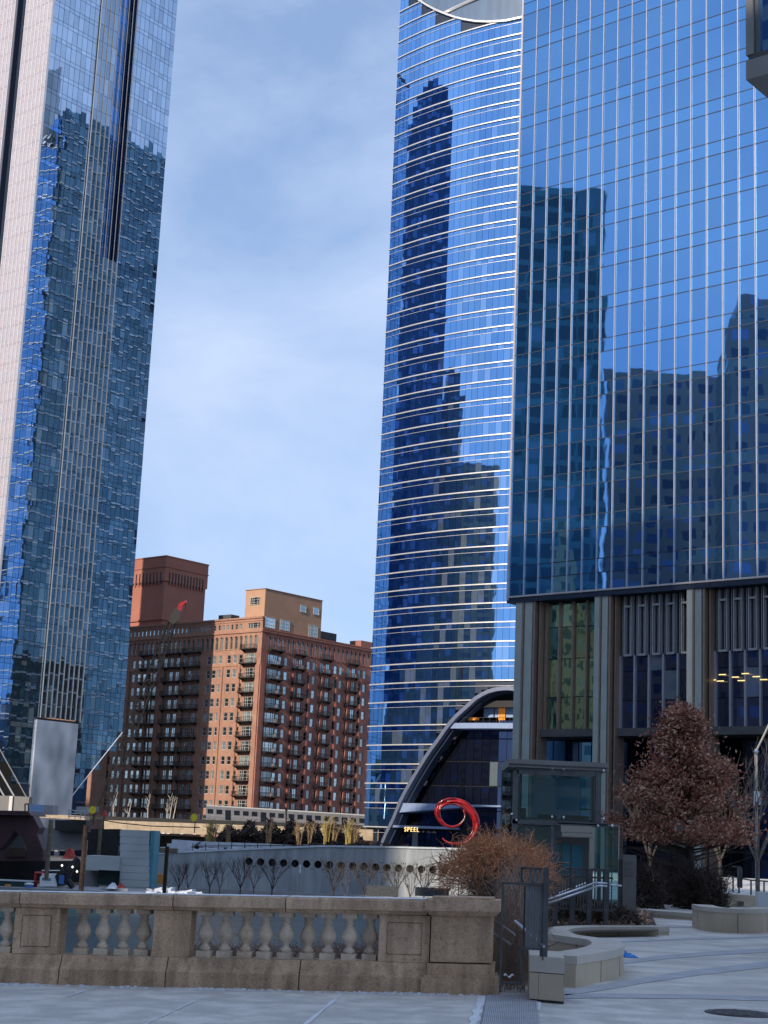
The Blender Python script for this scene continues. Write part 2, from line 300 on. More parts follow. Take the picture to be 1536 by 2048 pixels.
# ------------------------------------------------------------------ faces
class Flat:
    def __init__(s, P, d, n): s.P = np.array([P[0], P[1], 0.0]); s.d = np.array(d, float); s.n = np.array(n, float)
    def pt(s, u, z, o=0.0): return s.P + s.d * u + s.n * o + UP * z
    def hit(s, px, py):
        r = ray(px, py); A = np.array([[r[0], -s.d[0]], [r[1], -s.d[1]]]); t, k = np.linalg.solve(A, s.P[:2]); return k, EYE + t * r[2]
    def box(s, mb, u0, u1, z0, z1, o0, o1): mb.box(s.pt(u0, z0, o0), s.d * (u1 - u0), s.n * (o1 - o0), UP * (z1 - z0))
class Arc:
    def __init__(s, c, R, a0): s.c = np.array(c, float); s.R = R; s.a0 = a0
    def ang(s, u): return s.a0 + u / s.R
    def pt(s, u, z, o=0.0):
        a = s.ang(u); return np.array([s.c[0] + (s.R + o) * math.cos(a), s.c[1] + (s.R + o) * math.sin(a), z])
    def hit(s, px, py):
        r = ray(px, py); a = r[0] ** 2 + r[1] ** 2; b = -2 * (r[0] * s.c[0] + r[1] * s.c[1]); c = s.c @ s.c - s.R ** 2
        t = (-b - math.sqrt(max(0, b * b - 4 * a * c))) / (2 * a); x, y = r[0] * t - s.c[0], r[1] * t - s.c[1]
        return ((math.atan2(y, x) - s.a0) % (2 * math.pi)) * s.R if ((math.atan2(y, x) - s.a0) % (2 * math.pi)) < math.pi else (((math.atan2(y, x) - s.a0) % (2 * math.pi)) - 2 * math.pi) * s.R, EYE + t * r[2]
    def strip(s, mb, u0, u1, z0, z1, o0, o1, n=None):
        n = n or max(1, int((u1 - u0) / 2.5)); us = [u0 + (u1 - u0) * k / n for k in range(n + 1)]
        for a, b in zip(us[:-1], us[1:]):
            p = [s.pt(a, z0, o0), s.pt(b, z0, o0), s.pt(b, z0, o1), s.pt(a, z0, o1)]; mb.prism(p, (0, 0, z1 - z0))
def unit_mesh(name, m, t=1.0):
    mb = MB(); mb.box((0, 0, 0), (1, 0, 0), (0, t, 0), (0, 0, 1)); return mesh(name, mb, m)
def panes(face, cells, m, parent, name='pane', stuffname='upper_panes', tilt=.003, inset=.035, o=0.0, th=.04, limit=300):
    me = unit_mesh(name, m); L_ = []
    for (u0, u1, z0, z1) in cells:
        c = face.pt((u0 + u1) / 2, (z0 + z1) / 2); x, y, k = PX(c)
        a = (u1 - u0) * (z1 - z0) / (k * k) if (-15 < x < 1551 and -20 < y < 2060) else 0
        L_.append((a, u0, u1, z0, z1))
    L_.sort(key=lambda q: -q[0]); st = MB()
    for i, (a, u0, u1, z0, z1) in enumerate(L_):
        A = face.pt(u0 + inset, z0 + inset, o); B = face.pt(u1 - inset, z0 + inset, o)
        ex = B - A; n = np.cross(UP, ex); n = n / np.linalg.norm(n); n = -n if n @ (face.pt(u0, z0, 1) - face.pt(u0, z0, 0)) < 0 else n
        wv = np.linalg.norm(ex); ex = ex + n * random.gauss(0, tilt) * wv; ez = UP * (z1 - z0 - 2 * inset) + n * random.gauss(0, tilt) * (z1 - z0)
        if i < limit and a > 0: piece(name, me, A, ex, n * th, ez, parent)
        else: st.box(A, ex, n * th, ez)
    if st.v: part(stuffname, st, m, parent, kind='stuff')
# ================================================================== SETTING: ground
def sheet(name, pts, z, m, th=None):
    mb = MB(); P_ = [(p[0], p[1], z if np.isscalar(z) else z(p)) for p in pts]
    mb.quad(*P_); return struct(name, mb, m)
mb = MB(); mb.abox(-3000, 3000, -3000, 5000, -7.4, -7.0); struct('terrain', mb, M['terrain'])
mb = MB(); mb.abox(-400, 400, 19.3, 186, -6.99, -5.2); struct('river_water', mb, M['water'])

# ================================================================== RIGHT GLASS OFFICE BUILDING
RBF = Flat((12.98, 158), -E2, np.array([-E1[0], -E1[1], 0]))
rb = thing('glass_office_building', 'blue glass office building raised on tall grey pillars, right side of the photo', 'office building', (12.98, 158, -1))
US = [0.0, 1.84] + [1.84 + 1.70 * k for k in range(1, 19)]; UE = US[-1]
ZT, ZB = 29.85, 26.7
rows = [(ZB, ZT - 1.38, 0)]
k = 0
while True:
    a = ZT + 4.47 * k - 1.38
    rows.append((a, a + 1.38, 1)); rows.append((a + 1.38, a + 4.47, 0)); k += 1
    if a > 108: break
ZTOP = rows[-1][1]
cv, cs = [], []
for (a, b, sp) in rows:
    for u0, u1 in zip(US[:-1], US[1:]): (cs if sp else cv).append((u0, u1, a, b))
panes(RBF, cv, M['gRB'], rb, 'pane', 'upper_panes', .0022, .03)
panes(RBF, cs, M['gRBs'], rb, 'spandrel_panel', 'upper_spandrel_panels', .0018, .03)
for k, u in enumerate(US):                                           # mullion fins
    mb = MB(); RBF.box(mb, u - .033, u + .033, ZB - .1, ZTOP, .05, .20); part('mullion', mb, M['mull'], rb)
mb = MB()
for (a, b, sp) in rows: RBF.box(mb, 0.02, UE - .02, a - .045, a + .045, -.06, .06)
part('transom_frame', mb, M['darkframe'], rb)
mb = MB(); mc = MB()
for (a, b, sp) in rows:
    if sp: RBF.box(mb, 0.2, UE - .2, a, b, -12, -.12)
part('floor_slab', mb, M['interior'], rb)
for u in (0.35, 8.95, 19.15, 27.6):
    RBF.box(mc, u, u + .85, ZB, ZTOP, -1.3, -.35)
part('interior_column', mc, M['ltconc'], rb)
mb = MB(); RBF.box(mb, 0.1, UE - .1, ZB, ZTOP, -14, -6); part('core_wall', mb, M['interior'], rb)
mb = MB(); RBF.box(mb, -0.25, 0.0, ZB - .3, ZTOP, -14, .1); part('corner_trim', mb, M['mull'], rb)
mb = MB(); RBF.box(mb, -0.25, UE, ZTOP, ZTOP + 1, -14, .1); RBF.box(mb, -0.25, UE, ZB - .55, ZB - .05, -14, .02); part('edge_beam', mb, M['darkframe'], rb)
mb = MB(); RBF.box(mb, -0.2, UE, ZB - .05, ZB + .12, .021, .12); part('bottom_rail', mb, M['mull'], rb)
# lower storeys
GZ = -1.0; LO = -1.6
mb = MB(); RBF.box(mb, 0.6, UE, GZ, ZB - .56, LO - 9, LO - 3.0); part('lobby_wall', mb, M['darkwall'], rb)
def pillar(u0, u1):
    mb = MB(); wv = u1 - u0; RBF.box(mb, u0, u0 + wv * .40, GZ, ZB - .56, LO - .9, -.1); RBF.box(mb, u0 + wv * .40 + .001, u0 + wv * .56, GZ, ZB - .56, LO - .9, -.28); RBF.box(mb, u0 + wv * .56 + .002, u1, GZ, ZB - .56, LO - .9, -.16)
    q = part('pillar', mb, M['pillar'], rb)
    mb = MB(); RBF.box(mb, u0 + wv * .44, u0 + wv * .50, GZ, ZB - .56, -.275, -.05); RBF.box(mb, u1 + .14, u1 + .36, GZ, ZB - .56, LO - .6, -.12); RBF.box(mb, u1 + .62, u1 + .72, GZ, ZB - .56, LO - .6, -.5)
    p2 = part('bronze_fin', mb, M['bronze'], q)
hx = lambda px, py: RBF.hit(px, py)[0]
zz = lambda px, py: RBF.hit(px, py)[1]
pil = [(hx(1027, 1350), hx(1060, 1350)), (hx(1186, 1350), hx(1212, 1350)), (hx(1372, 1350), hx(1401, 1350)), (hx(1401, 1350) + 8.3, hx(1401, 1350) + 9.9)]
for p_ in pil: pillar(*p_)
zb1 = zz(1185, 1455)
RBL = Flat(RBF.pt(0, 0, LO), RBF.d, RBF.n)
def bay(u0, u1, louvres):
    nb = 5 if louvres else 4; us = [u0 + (u1 - u0) * k / nb for k in range(nb + 1)]
    zl = zz(1300, 1305) if louvres else ZB - .6
    cells = []
    zs = [zb1] + [zb1 + (zl - zb1) * q for q in ((.38, .78, 1.0) if louvres else (.25, .55, .8, 1.0))]
    for a, b in zip(us[:-1], us[1:]):
        for c, d in zip(zs[:-1], zs[1:]): cells.append((a, b, c, d))
    panes(RBL, cells, M['gbay1'] if not louvres else M['gbay'], rb, 'bay_pane', 'bay_panes', .004, .04)
    for u in us:
        mb = MB(); RBL.box(mb, u - .09, u + .09, zb1, zl, -.05, .35); part('bay_mullion', mb, M['bronze'] if not louvres else M['louvre'], rb)
    mb = MB(); RBL.box(mb, u0 - .3, u1 + .1, zb1 - .75, zb1 - .02, -2.5, .7); part('bay_beam', mb, M['soffit'], rb)
    mb = MB(); RBL.box(mb, u0 - .3, u1 + .2, zb1 - .02, ZB - .6, -2.9, -.08); part('bay_back', mb, M['darkframe'], rb)
    if louvres:
        st = MB()
        for q in range(nb * 4): u = u0 + (u1 - u0) * (q + .5) / (nb * 4); RBL.box(st, u - .03, u + .03, zl, ZB - .6, .02, .3)
        part('vertical_louvres', st, M['louvre'], rb, kind='stuff')
        for q in range(nb):
            a = us[q] + .45; b = a + .85; fr = MB()
            for (x0, x1, z0, z1) in ((a, a + .1, zl - .1, ZB - .6), (b - .1, b, zl - .1, ZB - .6), (a + .1, b - .1, zl - .1, zl + .1), (a + .1, b - .1, zl + 4.6, zl + 4.8)): RBL.box(fr, x0, x1, z0, z1, .32, .55)
            part('louvre_frame', fr, M['louvre'], rb)
M['gbay1'] = glass('bay_glass_green', (.42, .50, .38), (.02, .03, .02), .25, .009, .9, .2, blind=.05)  # green tint stands in for the yellow-green building mirrored in this bay
M['gbay'] = glass('bay_glass', (.17, .22, .38), (.01, .012, .02), .4, .004, .5, .25)
bay(pil[0][1] + .9, pil[1][0] - .05, False); bay(pil[1][1] + .8, pil[2][0] - .05, True); bay(pil[2][1] + .8, pil[3][0] - .05, True)
# lit ceiling strips behind bay 3
for px, py in ((1432, 1346), (1478, 1344), (1412, 1357), (1458, 1351), (1500, 1350), (1428, 1359), (1470, 1358), (1515, 1356)):
    u, z = RBF.hit(px, py); mb = MB(); RBL.box(mb, u - .35, u + .35, z - .05, z + .03, .36, .42); part('ceiling_light', mb, M['lampglow'], rb)
# lobby glass behind the pavilion
cells = [(u, u + 1.5, z, z + 3.4) for u in np.arange(1.2, UE - 1.5, 1.5) for z in (GZ, 2.4 + .2, 6.0, 9.3)]
RBK = Flat(RBF.pt(0, 0, LO - 2.95), RBF.d, RBF.n)
panes(RBK, [c for c in cells if c[1] < 10.5], M['gRBs'], rb, 'lobby_pane', 'lobby_panes', .003, .06)
panes(RBK, [c for c in cells if c[1] >= 10.5], M['gdark'], rb, 'lobby_pane', 'lobby_panes', .003, .06)

# ================================================================== RIVER TOWER (curved, with arches)
RPc = np.array([67.1, 408.6]); RPR = 90.12
a0 = math.atan2(350 - RPc[1], -1.27 - RPc[0])
RP = Arc(RPc, RPR, a0)
rp = thing('curved_glass_tower', 'curved glass skyscraper with white floor bands and a big arch at its foot', 'skyscraper', (20, 345, -5))
UR = 44.0
def rz(px, py): return RP.hit(px, py)[1]
zr1 = rz(743, 1333)
RZ = [rz(733, 1605)] + [zr1 - 4.05 * k for k in (6, 5, 4, 3)]
RZ = sorted([rz(728, 1653), rz(733, 1605), rz(735, 1566.5), rz(736, 1529), rz(738, 1491), rz(740, 1453), rz(741, 1407), rz(742, 1370), rz(743, 1333)])
z = RZ[-1]
while z < 206: z += 4.07; RZ.append(z)
arch_px = [(215, 1870), (262, 1760), (330, 1620), (400, 1440), (460, 1325), (520, 1220), (580, 1120), (640, 1020), (700, 930), (760, 850), (820, 760), (880, 680), (940, 615), (1000, 560), (1060, 505), (1120, 450), (1185, 410), (1250, 380), (1315, 363), (1380, 355), (1445, 353), (1520, 362)]
AR = [RP.hit(720 + x / 4.8, 1300 + y / 4.8) for x, y in arch_px]
top_px = [(300, -60), (395, 0), (480, 55), (560, 98), (620, 125), (700, 157), (790, 188), (880, 210), (1000, 230), (1150, 237), (1330, 226), (1500, 190), (1600, 150), (1700, 90)]
AT = [RP.hit(770 + x * .1823, y * .1823) for x, y in top_px]
au, az = [p[0] for p in AR], [p[1] for p in AR]; tu, tz = [p[0] for p in AT], [p[1] for p in AT]
def in_arch(u, z): return u > au[0] and z < np.interp(u, au, az)
def in_top(u, z): return z > (1e9 if u < tu[0] else np.interp(u, tu, tz))
NC = 29; du = UR / NC
vis, spn = [], []
for z0, z1 in zip(RZ[:-1], RZ[1:]):
    for k in range(NC):
        u0, u1 = k * du, (k + 1) * du
        if in_arch(u1 - .1, z0 + .6) and in_arch(u0, z0 + .2): continue
        if in_top(u1, z1 - .3) or in_top(u0, z1 - .3): continue
        spn.append((u0, u1, z1 - 1.15, z1)); vis.append((u0, u1, z0 + .0, z1 - 1.15))
panes(RP, vis, M['gRP'], rp, 'pane', 'upper_panes', .0016, .03)
panes(RP, spn, M['gRP'], rp, 'spandrel_panel', 'upper_spandrel_panels', .0016, .03, limit=120)
for z in RZ:
    ua = 0; ub = UR
    if z < max(az): ub = float(np.interp(z, az[:np.argmax(az) + 1], au[:np.argmax(az) + 1])) if z > az[0] else au[0]
    if z > min(tz):
        j = int(np.argmin(tz)); ub = float(np.interp(-z, [-q for q in tz[:j + 1]], tu[:j + 1])) if z < tz[0] else 0
        if ub <= 1: continue
    if ub <= 1: ub = 1.5
    mb = MB(); RP.strip(mb, -.15, ub, z - .11, z + .14, .0, .30); part('floor_band', mb, M['silver'], rp)
    mb = MB(); RP.strip(mb, -.1, ub, z - 1.18, z - 1.11, .03, .12); part('sill_rail', mb, M['silver'], rp)
mb = MB()
for k in range(NC): RP.strip(mb, k * du, (k + 1) * du, RZ[0], min(205, 205), -1.0, -.10, 1) if not (k * du > au[0]) else RP.strip(mb, k * du, (k + 1) * du, max(float(np.interp(k * du, au, az)), float(np.interp((k + 1) * du, au, az))) + .2, min(205, min(float(np.interp(k * du, tu, tz)), float(np.interp((k + 1) * du, tu, tz)))) - .1, -1.0, -.10, 1)
part('facade_backing', mb, M['darkframe'], rp)
# left flank of the tower
pL = RP.pt(0, 0); RPS = Flat(pL, E1, -E1[::1] * 0 + np.array([-E1[1], E1[0], 0]))
FW = Flat(RP.pt(.15, 0, -.4), E1, -E2 * -1); zt_w = 222
cw = []
for z0, z1 in zip(RZ[:-1] + [RZ[-1]], RZ[1:] + [RZ[-1] + 4.07]):
    for q in range(14): cw.append((q * 3.0, q * 3.0 + 3.0, z0, z1 - .5))
panes(FW, cw, M['gflank'], rp, 'flank_pane', 'flank_panes', .002, .05)
mb = MB()
for z in RZ: FW.box(mb, 0, 49, z - .45, z, .0, .35)
part('flank_floor_bands', mb, M['silver'], rp, kind='stuff')
mb = MB(); FW.box(mb, 0.2, 49, RZ[0], 210, -.9, -.15); FW.box(mb, 9, 48, RZ[0], 210, -30, -1.0); part('tower_body', mb, M['darkframe'], rp)
# arch frames
def arch_band(path, w0, o0, o1, m, name, fl=1):
    mb = MB()
    for (ua, za), (ub, zb) in zip(path[:-1], path[1:]):
        d = np.array([ub - ua, zb - za]); d /= np.linalg.norm(d); nrm = np.array([-d[1], d[0]]) * w0 * fl
        p = [(ua, za), (ub, zb), (ub + nrm[0], zb + nrm[1]), (ua + nrm[0], za + nrm[1])]
        A = [RP.pt(u, z, o0) for u, z in p]; B = [RP.pt(u, z, o1) for u, z in p]
        i = len(mb.v); mb.v += [tuple(q) for q in A + B]
        mb.f += [(i, i + 1, i + 2, i + 3), (i + 7, i + 6, i + 5, i + 4), (i, i + 4, i + 5, i + 1), (i + 1, i + 5, i + 6, i + 2), (i + 2, i + 6, i + 7, i + 3), (i + 3, i + 7, i + 4, i)]
    return part(name, mb, m, rp)
def dens(p, n=4):
    o = []
    for (a, b), (c, d) in zip(p[:-1], p[1:]): o += [(a + (c - a) * k / n, b + (d - b) * k / n) for k in range(n)]
    return o + [p[-1]]
arch_band(AR, .8, -.6, .9, M['arch'], 'arch_rib', -1)
arch_band([(u + .6, z - .7) for u, z in AR], .5, -2.6, -.6, M['darkframe'], 'arch_inner_rib', -1)
arch_band(AT, .45, -.2, .55, M['silver'], 'top_arch_trim', -1)
# recess behind bottom arch
RPI = Arc(RPc, RPR - 4.0, a0)
cells = [(u, u + 1.9, z, z + h) for u in np.arange(1, 42, 1.9) for z, h in ((-4.5, 4.2), (6.0, 3.6), (9.7, 5.0), (14.8, 5.0), (19.9, 4.6), (24.6, 3.9), (37.6, 3))
         if in_arch(u + 1.9, z + h * .5)]
panes(RPI, cells, M['gdark'], rp, 'arch_pane', 'arch_panes', .002, .05)
mb = MB(); RP.strip(mb, 1.2, 43, -5, 27.9, -5.2, -4.2); RP.strip(mb, 14, 43, 27.9, 41, -9.2, -8.4); part('arch_back_wall', mb, M['darkwall'], rp)
z1 = rz(980, 1446); z2 = rz(980, 1457)
ua = RP.hit(902, 1447)[0]
mb = MB(); RP.strip(mb, ua, 43, z2, z1, -4.2, .3); part('balcony_ledge', mb, M['arch2'], rp)
mb = MB()
zt = rz(980, 1431); zf = z1
for u in np.arange(ua + 4, 43, 2.6): RPI.strip(mb, u, u + 2.3, zt, zt + 2.2, -1.0, -.8, 1)
part('terrace_window', mb, M['ltblue'], rp)
mb = MB()
for a, b in ((905, 926), (1001, 1010), (1036, 1050)):
    uA, uB = RP.hit(a, 1430)[0], RP.hit(b, 1430)[0]; RPI.strip(mb, uA, uB, zf + .1, zf + 1.6, -.9, -.7, 1)
uA, uB = RP.hit(966, 1420)[0], RP.hit(979, 1420)[0]; RPI.strip(mb, uA, uB, zf + .1, zf + 3.6, -.9, -.7, 1)
part('amber_wall', mb, M['amber'], rp)
mb = MB(); RP.strip(mb, ua, 43, zf + 1.1, zf + 1.2, -.3, -.2)
for u in np.arange(ua, 43, 1.5): RP.strip(mb, u, u + .08, zf, zf + 1.1, -.3, -.2, 1)
part('terrace_rail', mb, M['iron'], rp); mb = MB(); RP.strip(mb, ua + 4, 43, rz(980, 1399.5), rz(980, 1412.5), -5, -2); part('terrace_fascia', mb, M['iron'], rp)
# sloping pale ledge above the ground floor, and lower ledge
u1_, u2_ = RP.hit(800, 1610)[0], RP.hit(1000, 1612)[0]
mb = MB()
us = np.linspace(u1_, 43, 12)
for a, b in zip(us[:-1], us[1:]):
    fa, fb = (a - u1_) / (u2_ - u1_), (b - u1_) / (u2_ - u1_)
    hz = lambda f: rz(800, 1606) + .0 * f; lz = lambda f: rz(800, 1606) - max(.35, 2.0 * (1 - f * 1.05))
    p = [RP.pt(a, lz(fa), -3.9), RP.pt(b, lz(fb), -3.9), RP.pt(b, hz(fb), -3.9), RP.pt(a, hz(fa), -3.9)]; q = [RP.pt(a, lz(fa), .2), RP.pt(b, lz(fb), .2), RP.pt(b, hz(fb), .2), RP.pt(a, hz(fa), .2)]
    i = len(mb.v); mb.v += [tuple(v) for v in p + q]; mb.f += [(i, i + 1, i + 2, i + 3), (i + 7, i + 6, i + 5, i + 4), (i, i + 4, i + 5, i + 1), (i + 2, i + 6, i + 7, i + 3), (i, i + 3, i + 7, i + 4), (i + 1, i + 5, i + 6, i + 2)]
part('pale_sloping_ledge', mb, M['arch2'], rp)
za, zb_ = rz(840, 1652), rz(840, 1656.5); mb = MB(); RP.strip(mb, RP.hit(787, 1652)[0], RP.hit(900, 1652)[0], zb_, za, -3.9, .4); part('entrance_canopy', mb, M['arch2'], rp)
mb = MB(); RP.strip(mb, -.1, 43, -5, RZ[0] - .4, -8, -4.4); part('ground_floor_wall', mb, M['darkwall'], rp)
cells = [(u, u + 1.6, -4.8, RZ[0] - .4) for u in np.arange(0.1, 42, 1.7)]
panes(Arc(RPc, RPR - 2.5, a0), cells, M['gRPg'] if 'gRPg' in M else M['gdark'], rp, 'ground_floor_pane', 'ground_floor_panes', .003, .05)
cu = bpy.data.curves.new('sign', 'FONT'); cu.body = 'SPEEL'; cu.size = 1.35; cu.extrude = .06; cu.align_x = 'LEFT'; cu.space_character = 1.25
so_ = bpy.data.objects.new('sign_lettering', cu); COL.objects.link(so_)
uS, zS = RP.hit(812, 1663); A = RP.pt(uS, zS, .6); B = RP.pt(uS + 3, zS, .6); ang = math.atan2(B[1] - A[1], B[0] - A[0])
so_.rotation_euler = (R_(90), 0, ang); so_.location = tuple(A); cu.materials.append(M['lampglow'])
bpy.context.view_layer.update()
dg = bpy.context.evaluated_depsgraph_get(); me_ = bpy.data.meshes.new_from_object(so_.evaluated_get(dg)); me_.transform(so_.matrix_world); bpy.data.objects.remove(so_)
so_ = bpy.data.objects.new('sign_lettering', me_); COL.objects.link(so_); so_.parent = rp; so_.location = tuple(-ORG[rp.name]); so_['label'] = 'small lit letters above the tower entrance'
# top arch screen
mb = MB(); j0 = 0
poly = AT + [(AT[-1][0], AT[-1][1] + 26), (AT[0][0], AT[-1][1] + 26)]
for (ua_, za_), (ub_, zb2) in zip(AT[:-1], AT[1:]): mb.quad(RP.pt(ua_, za_, -1.6), RP.pt(ub_, zb2, -1.6), RP.pt(ub_, 225, -1.6), RP.pt(ua_, 225, -1.6))
part('top_screen', mb, M['topscr'] if 'topscr' in M else mat('top_screen_grey', (.11, .17, .27), .5, var=.1, scale=.5, stretch=(1, 1, .2)), rp)
mb = MB(); pa = RP.hit(880, 22); pb = RP.hit(945, -8); pc = [RP.pt(pa[0], pa[1], -1.4), RP.pt(pb[0], pb[1], -1.4)]; mb.tube([pc[0], pc[1], pc[1] + (pc[1] - pc[0])], .45, 6); part('top_brace', mb, M['silver'], rp)

# ================================================================== LEFT TOWER
LTA = (-85.0, 350.0); NE = np.array([E1[1], -E1[0], 0])
LTE = Flat(LTA, E1, NE); LTS = Flat(LTA, E2, np.array([-E1[0], -E1[1], 0]))
lt = thing('slanted_base_tower', 'blue glass tower tapering to a narrow steel base, left edge of the photo', 'skyscraper', (-75, 360, -5))
LW = 38.9; LH = 221.0; Zf = 4.56; zref = LTE.hit(42, 720.5)[1]
floors = [zref + Zf * k for k in range(-24, 26) if 8 < zref + Zf * k < LH]
fl0, fl1 = LTE.hit(145, 1590), LTE.hit(240, 1470); ll0, ll1 = LTE.hit(50, 1590), LTE.hit(0, 1500)
bu0, bu1 = 14.0, 25.5
zfin = LTE.hit(110, 1437)[1]
cells, cells_s, fincells, deep = [], [], [], []
ncl = 9; clw = bu0 / ncl; ncr = 9; crw = (LW - bu1) / ncr; ncb = 8; cbw = (bu1 - bu0) / ncb
colsL = [(k * clw, (k + 1) * clw) for k in range(ncl)]; colsR = [(bu1 + k * crw, bu1 + (k + 1) * crw) for k in range(ncr)]
def cutR(u): return fl0[1] + (u - fl0[0]) * (fl1[1] - fl0[1]) / (fl1[0] - fl0[0])
def cutL(u): return ll0[1] + (ll0[0] - u) * (ll1[1] - ll0[1]) / (ll0[0] - ll1[0])
for z0, z1 in zip(floors, floors[1:] + [LH]):
    for (u0, u1) in colsL:
        if cutL((u0 + u1) / 2) < z0 + .5 * (z1 - z0): cells.append((u0, u1, z0, z1 - 1.1)); cells_s.append((u0, u1, z1 - 1.1, z1))
    for (u0, u1) in colsR:
        if cutR((u0 + u1) / 2) < z0 + .5 * (z1 - z0): cells.append((u0, u1, z0, z1 - 1.1)); cells_s.append((u0, u1, z1 - 1.1, z1))
panes(LTE, cells, M['gLT'], lt, 'pane', 'upper_panes', .0055, .045)
panes(LTE, cells_s, M['gLT'], lt, 'spandrel_panel', 'upper_spandrel_panels', .004, .045, limit=100)
zd = LTE.hit(235, 560)[1]
for z0, z1 in zip(floors, floors[1:] + [LH]):
    if z1 < zfin: continue
    for k in range(ncb):
        c = (bu0 + k * cbw, bu0 + (k + 1) * cbw, max(z0, zfin), z1)
        (deep if (k >= 4 and z0 > zd) else fincells).append(c)
panes(LTE, fincells, M['gLT'], lt, 'bay_pane', 'upper_bay_panes', .0055, .045, o=.35)
panes(LTE, deep, M['gLTd'], lt, 'recess_pane', 'recess_panes', .008, .05, o=-1.8, limit=120)
for k in range(ncb + 1):
    u = bu0 + k * cbw; mb = MB(); LTE.box(mb, u - .03, u + .03, zfin - .2, LH, .30, .62); part('fin', mb, M['fin'], lt)
mb = MB(); LTE.box(mb, .05, bu0, 12, LH, -6, -.05)
# backing as polygon following the slanted cuts
mb = MB()
def wedge(poly, o0, o1): mb.prism([LTE.pt(u, z, o0) for u, z in poly], LTE.n * (o1 - o0))
wedge([(.05, cutL(0)), (bu0, cutL(bu0) if cutL(bu0) > 5 else 8), (bu0, LH), (.05, LH)], -1.5, -.06)
wedge([(bu1, 9.5), (LW, cutR(LW)), (LW, LH), (bu1, LH)], -1.5, -.06)
LTE.box(mb, bu0, bu0 + 4 * cbw, zfin, LH, -.0, .28); LTE.box(mb, bu0 + 4 * cbw, bu1, zfin, zd, -.0, .28); LTE.box(mb, bu0 + 4 * cbw, bu1, zd, LH, -2.4, -1.9)
part('facade_backing', mb, M['darkframe'], lt)
mb = MB()
z00 = LTE.hit(60, 1622)[1]
LTE.box(mb, bu0 - .9, bu1 - .5, -2.5, zfin - .7, -9, .6); part('steel_core_wall', mb, M['steelpanel'], lt, label='blotchy brushed steel wall at the foot of the tower')
mb = MB(); LTE.box(mb, bu0 - .7, bu1 - .7, zfin - .7, zfin - .2, -1, .3); part('shadow_gap', mb, M['iron'], lt)
mb = MB()
for cutpts in ([(LW, cutR(LW)), (bu1 - .5, cutR(bu1 - .5))], [(0, cutL(0)), (12.6, cutL(12.6))]):
    (ua_, za_), (ub_, zb2) = cutpts; mb.tube([LTE.pt(ua_, za_, .1), LTE.pt(ub_, zb2, .1)], .13, 4)
part('base_edge_trim', mb, M['silver'], lt)
# slanting undersides
mb = MB()
mb.quad(LTE.pt(LW, cutR(LW), -.1), LTE.pt(bu1, cutR(bu1), -.1), LTE.pt(bu1, cutR(bu1), -40), LTE.pt(LW, cutR(LW), -40))
mb.quad(LTE.pt(0, cutL(0), -.1), LTE.pt(12, cutL(12), -.1), LTE.pt(12, cutL(12), -40), LTE.pt(0, cutL(0), -40))
part('slanting_soffit', mb, M['iron'], lt)
mb = MB(); LTE.box(mb, 1.5, LW - 1.5, zfin + 14, LH - .3, -40, -2.5); part('tower_core', mb, M['darkframe'], lt)
mb = MB(); LTE.box(mb, bu1 - .4, bu1 + 6.5, -4, 15, -32, -3); part('lobby_glass', mb, M['gdark'], lt)  # dark box added over sunlit brick where the wall should lie in shade
# south face: panes and fins
cS, cD = [], []
wS = 1.5
sF = lambda px: LTS.hit(px, 0)[0]
r0, r1 = sF(57), sF(37)
uu = 0.0
us = []
while uu < 38: us.append(uu); uu += wS
for z0, z1 in zip(floors, floors[1:] + [LH]):
    if z0 < cutL(0): continue
    for u in us:
        (cD if r0 - .5 < u + wS / 2 < r1 + .5 else cS).append((u, u + wS, z0, z1))
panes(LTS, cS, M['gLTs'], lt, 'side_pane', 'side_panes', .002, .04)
panes(LTS, cD, M['gLTd'], lt, 'side_recess_pane', 'side_recess_panes', .006, .04, o=-1.6, limit=100)
for u in us:
    if r0 < u < r1: continue
    mb = MB(); LTS.box(mb, u - .06 if u else 0.02, u + .10, cutL(0), LH, -.1, .55); part('side_fin', mb, M['whitefin'], lt)
mb = MB(); LTS.box(mb, .1, r0, cutL(0), LH, -1.5, -.05); LTS.box(mb, r1, 38, cutL(0), LH, -1.5, -.05); LTS.box(mb, r0, r1, cutL(0), LH, -2.4, -1.7); part('side_backing', mb, M['darkframe'], lt)
mb = MB(); LTE.box(mb, -.5, LW, LH, LH + 1, -40, .2); part('roof', mb, M['roofdark'], lt)
# low steel block and dark slanting ribs left of the steel wall
lo = thing('low_steel_block', 'low grey steel block left of the steel tower foot', 'wall', W(25, 1622, 338))
mb = MB(); A = W(-60, 1622, 338); B = W(56, 1622, 338); mb.box(A, (B - A) * [1, 1, 0], (0, 3, 0), (0, 0, W(20, 1592, 338)[2] - A[2])); part('block_wall', mb, M['pylon'], lo)
mb = MB(); A = W(17, 1622, 337.9); mb.box(A, (.7, 0, 0), (0, -.3, 0), (0, 0, W(20, 1592, 338)[2] - A[2])); part('bright_strip', mb, M['silver'], lo)
mb = MB()
for dpx in (-22, -42): mb.tube([W(0 + dpx, 1505, 345), W(50 + dpx, 1592, 345)], .16, 4)
part('slanting_rib', mb, M['silver'], lt)

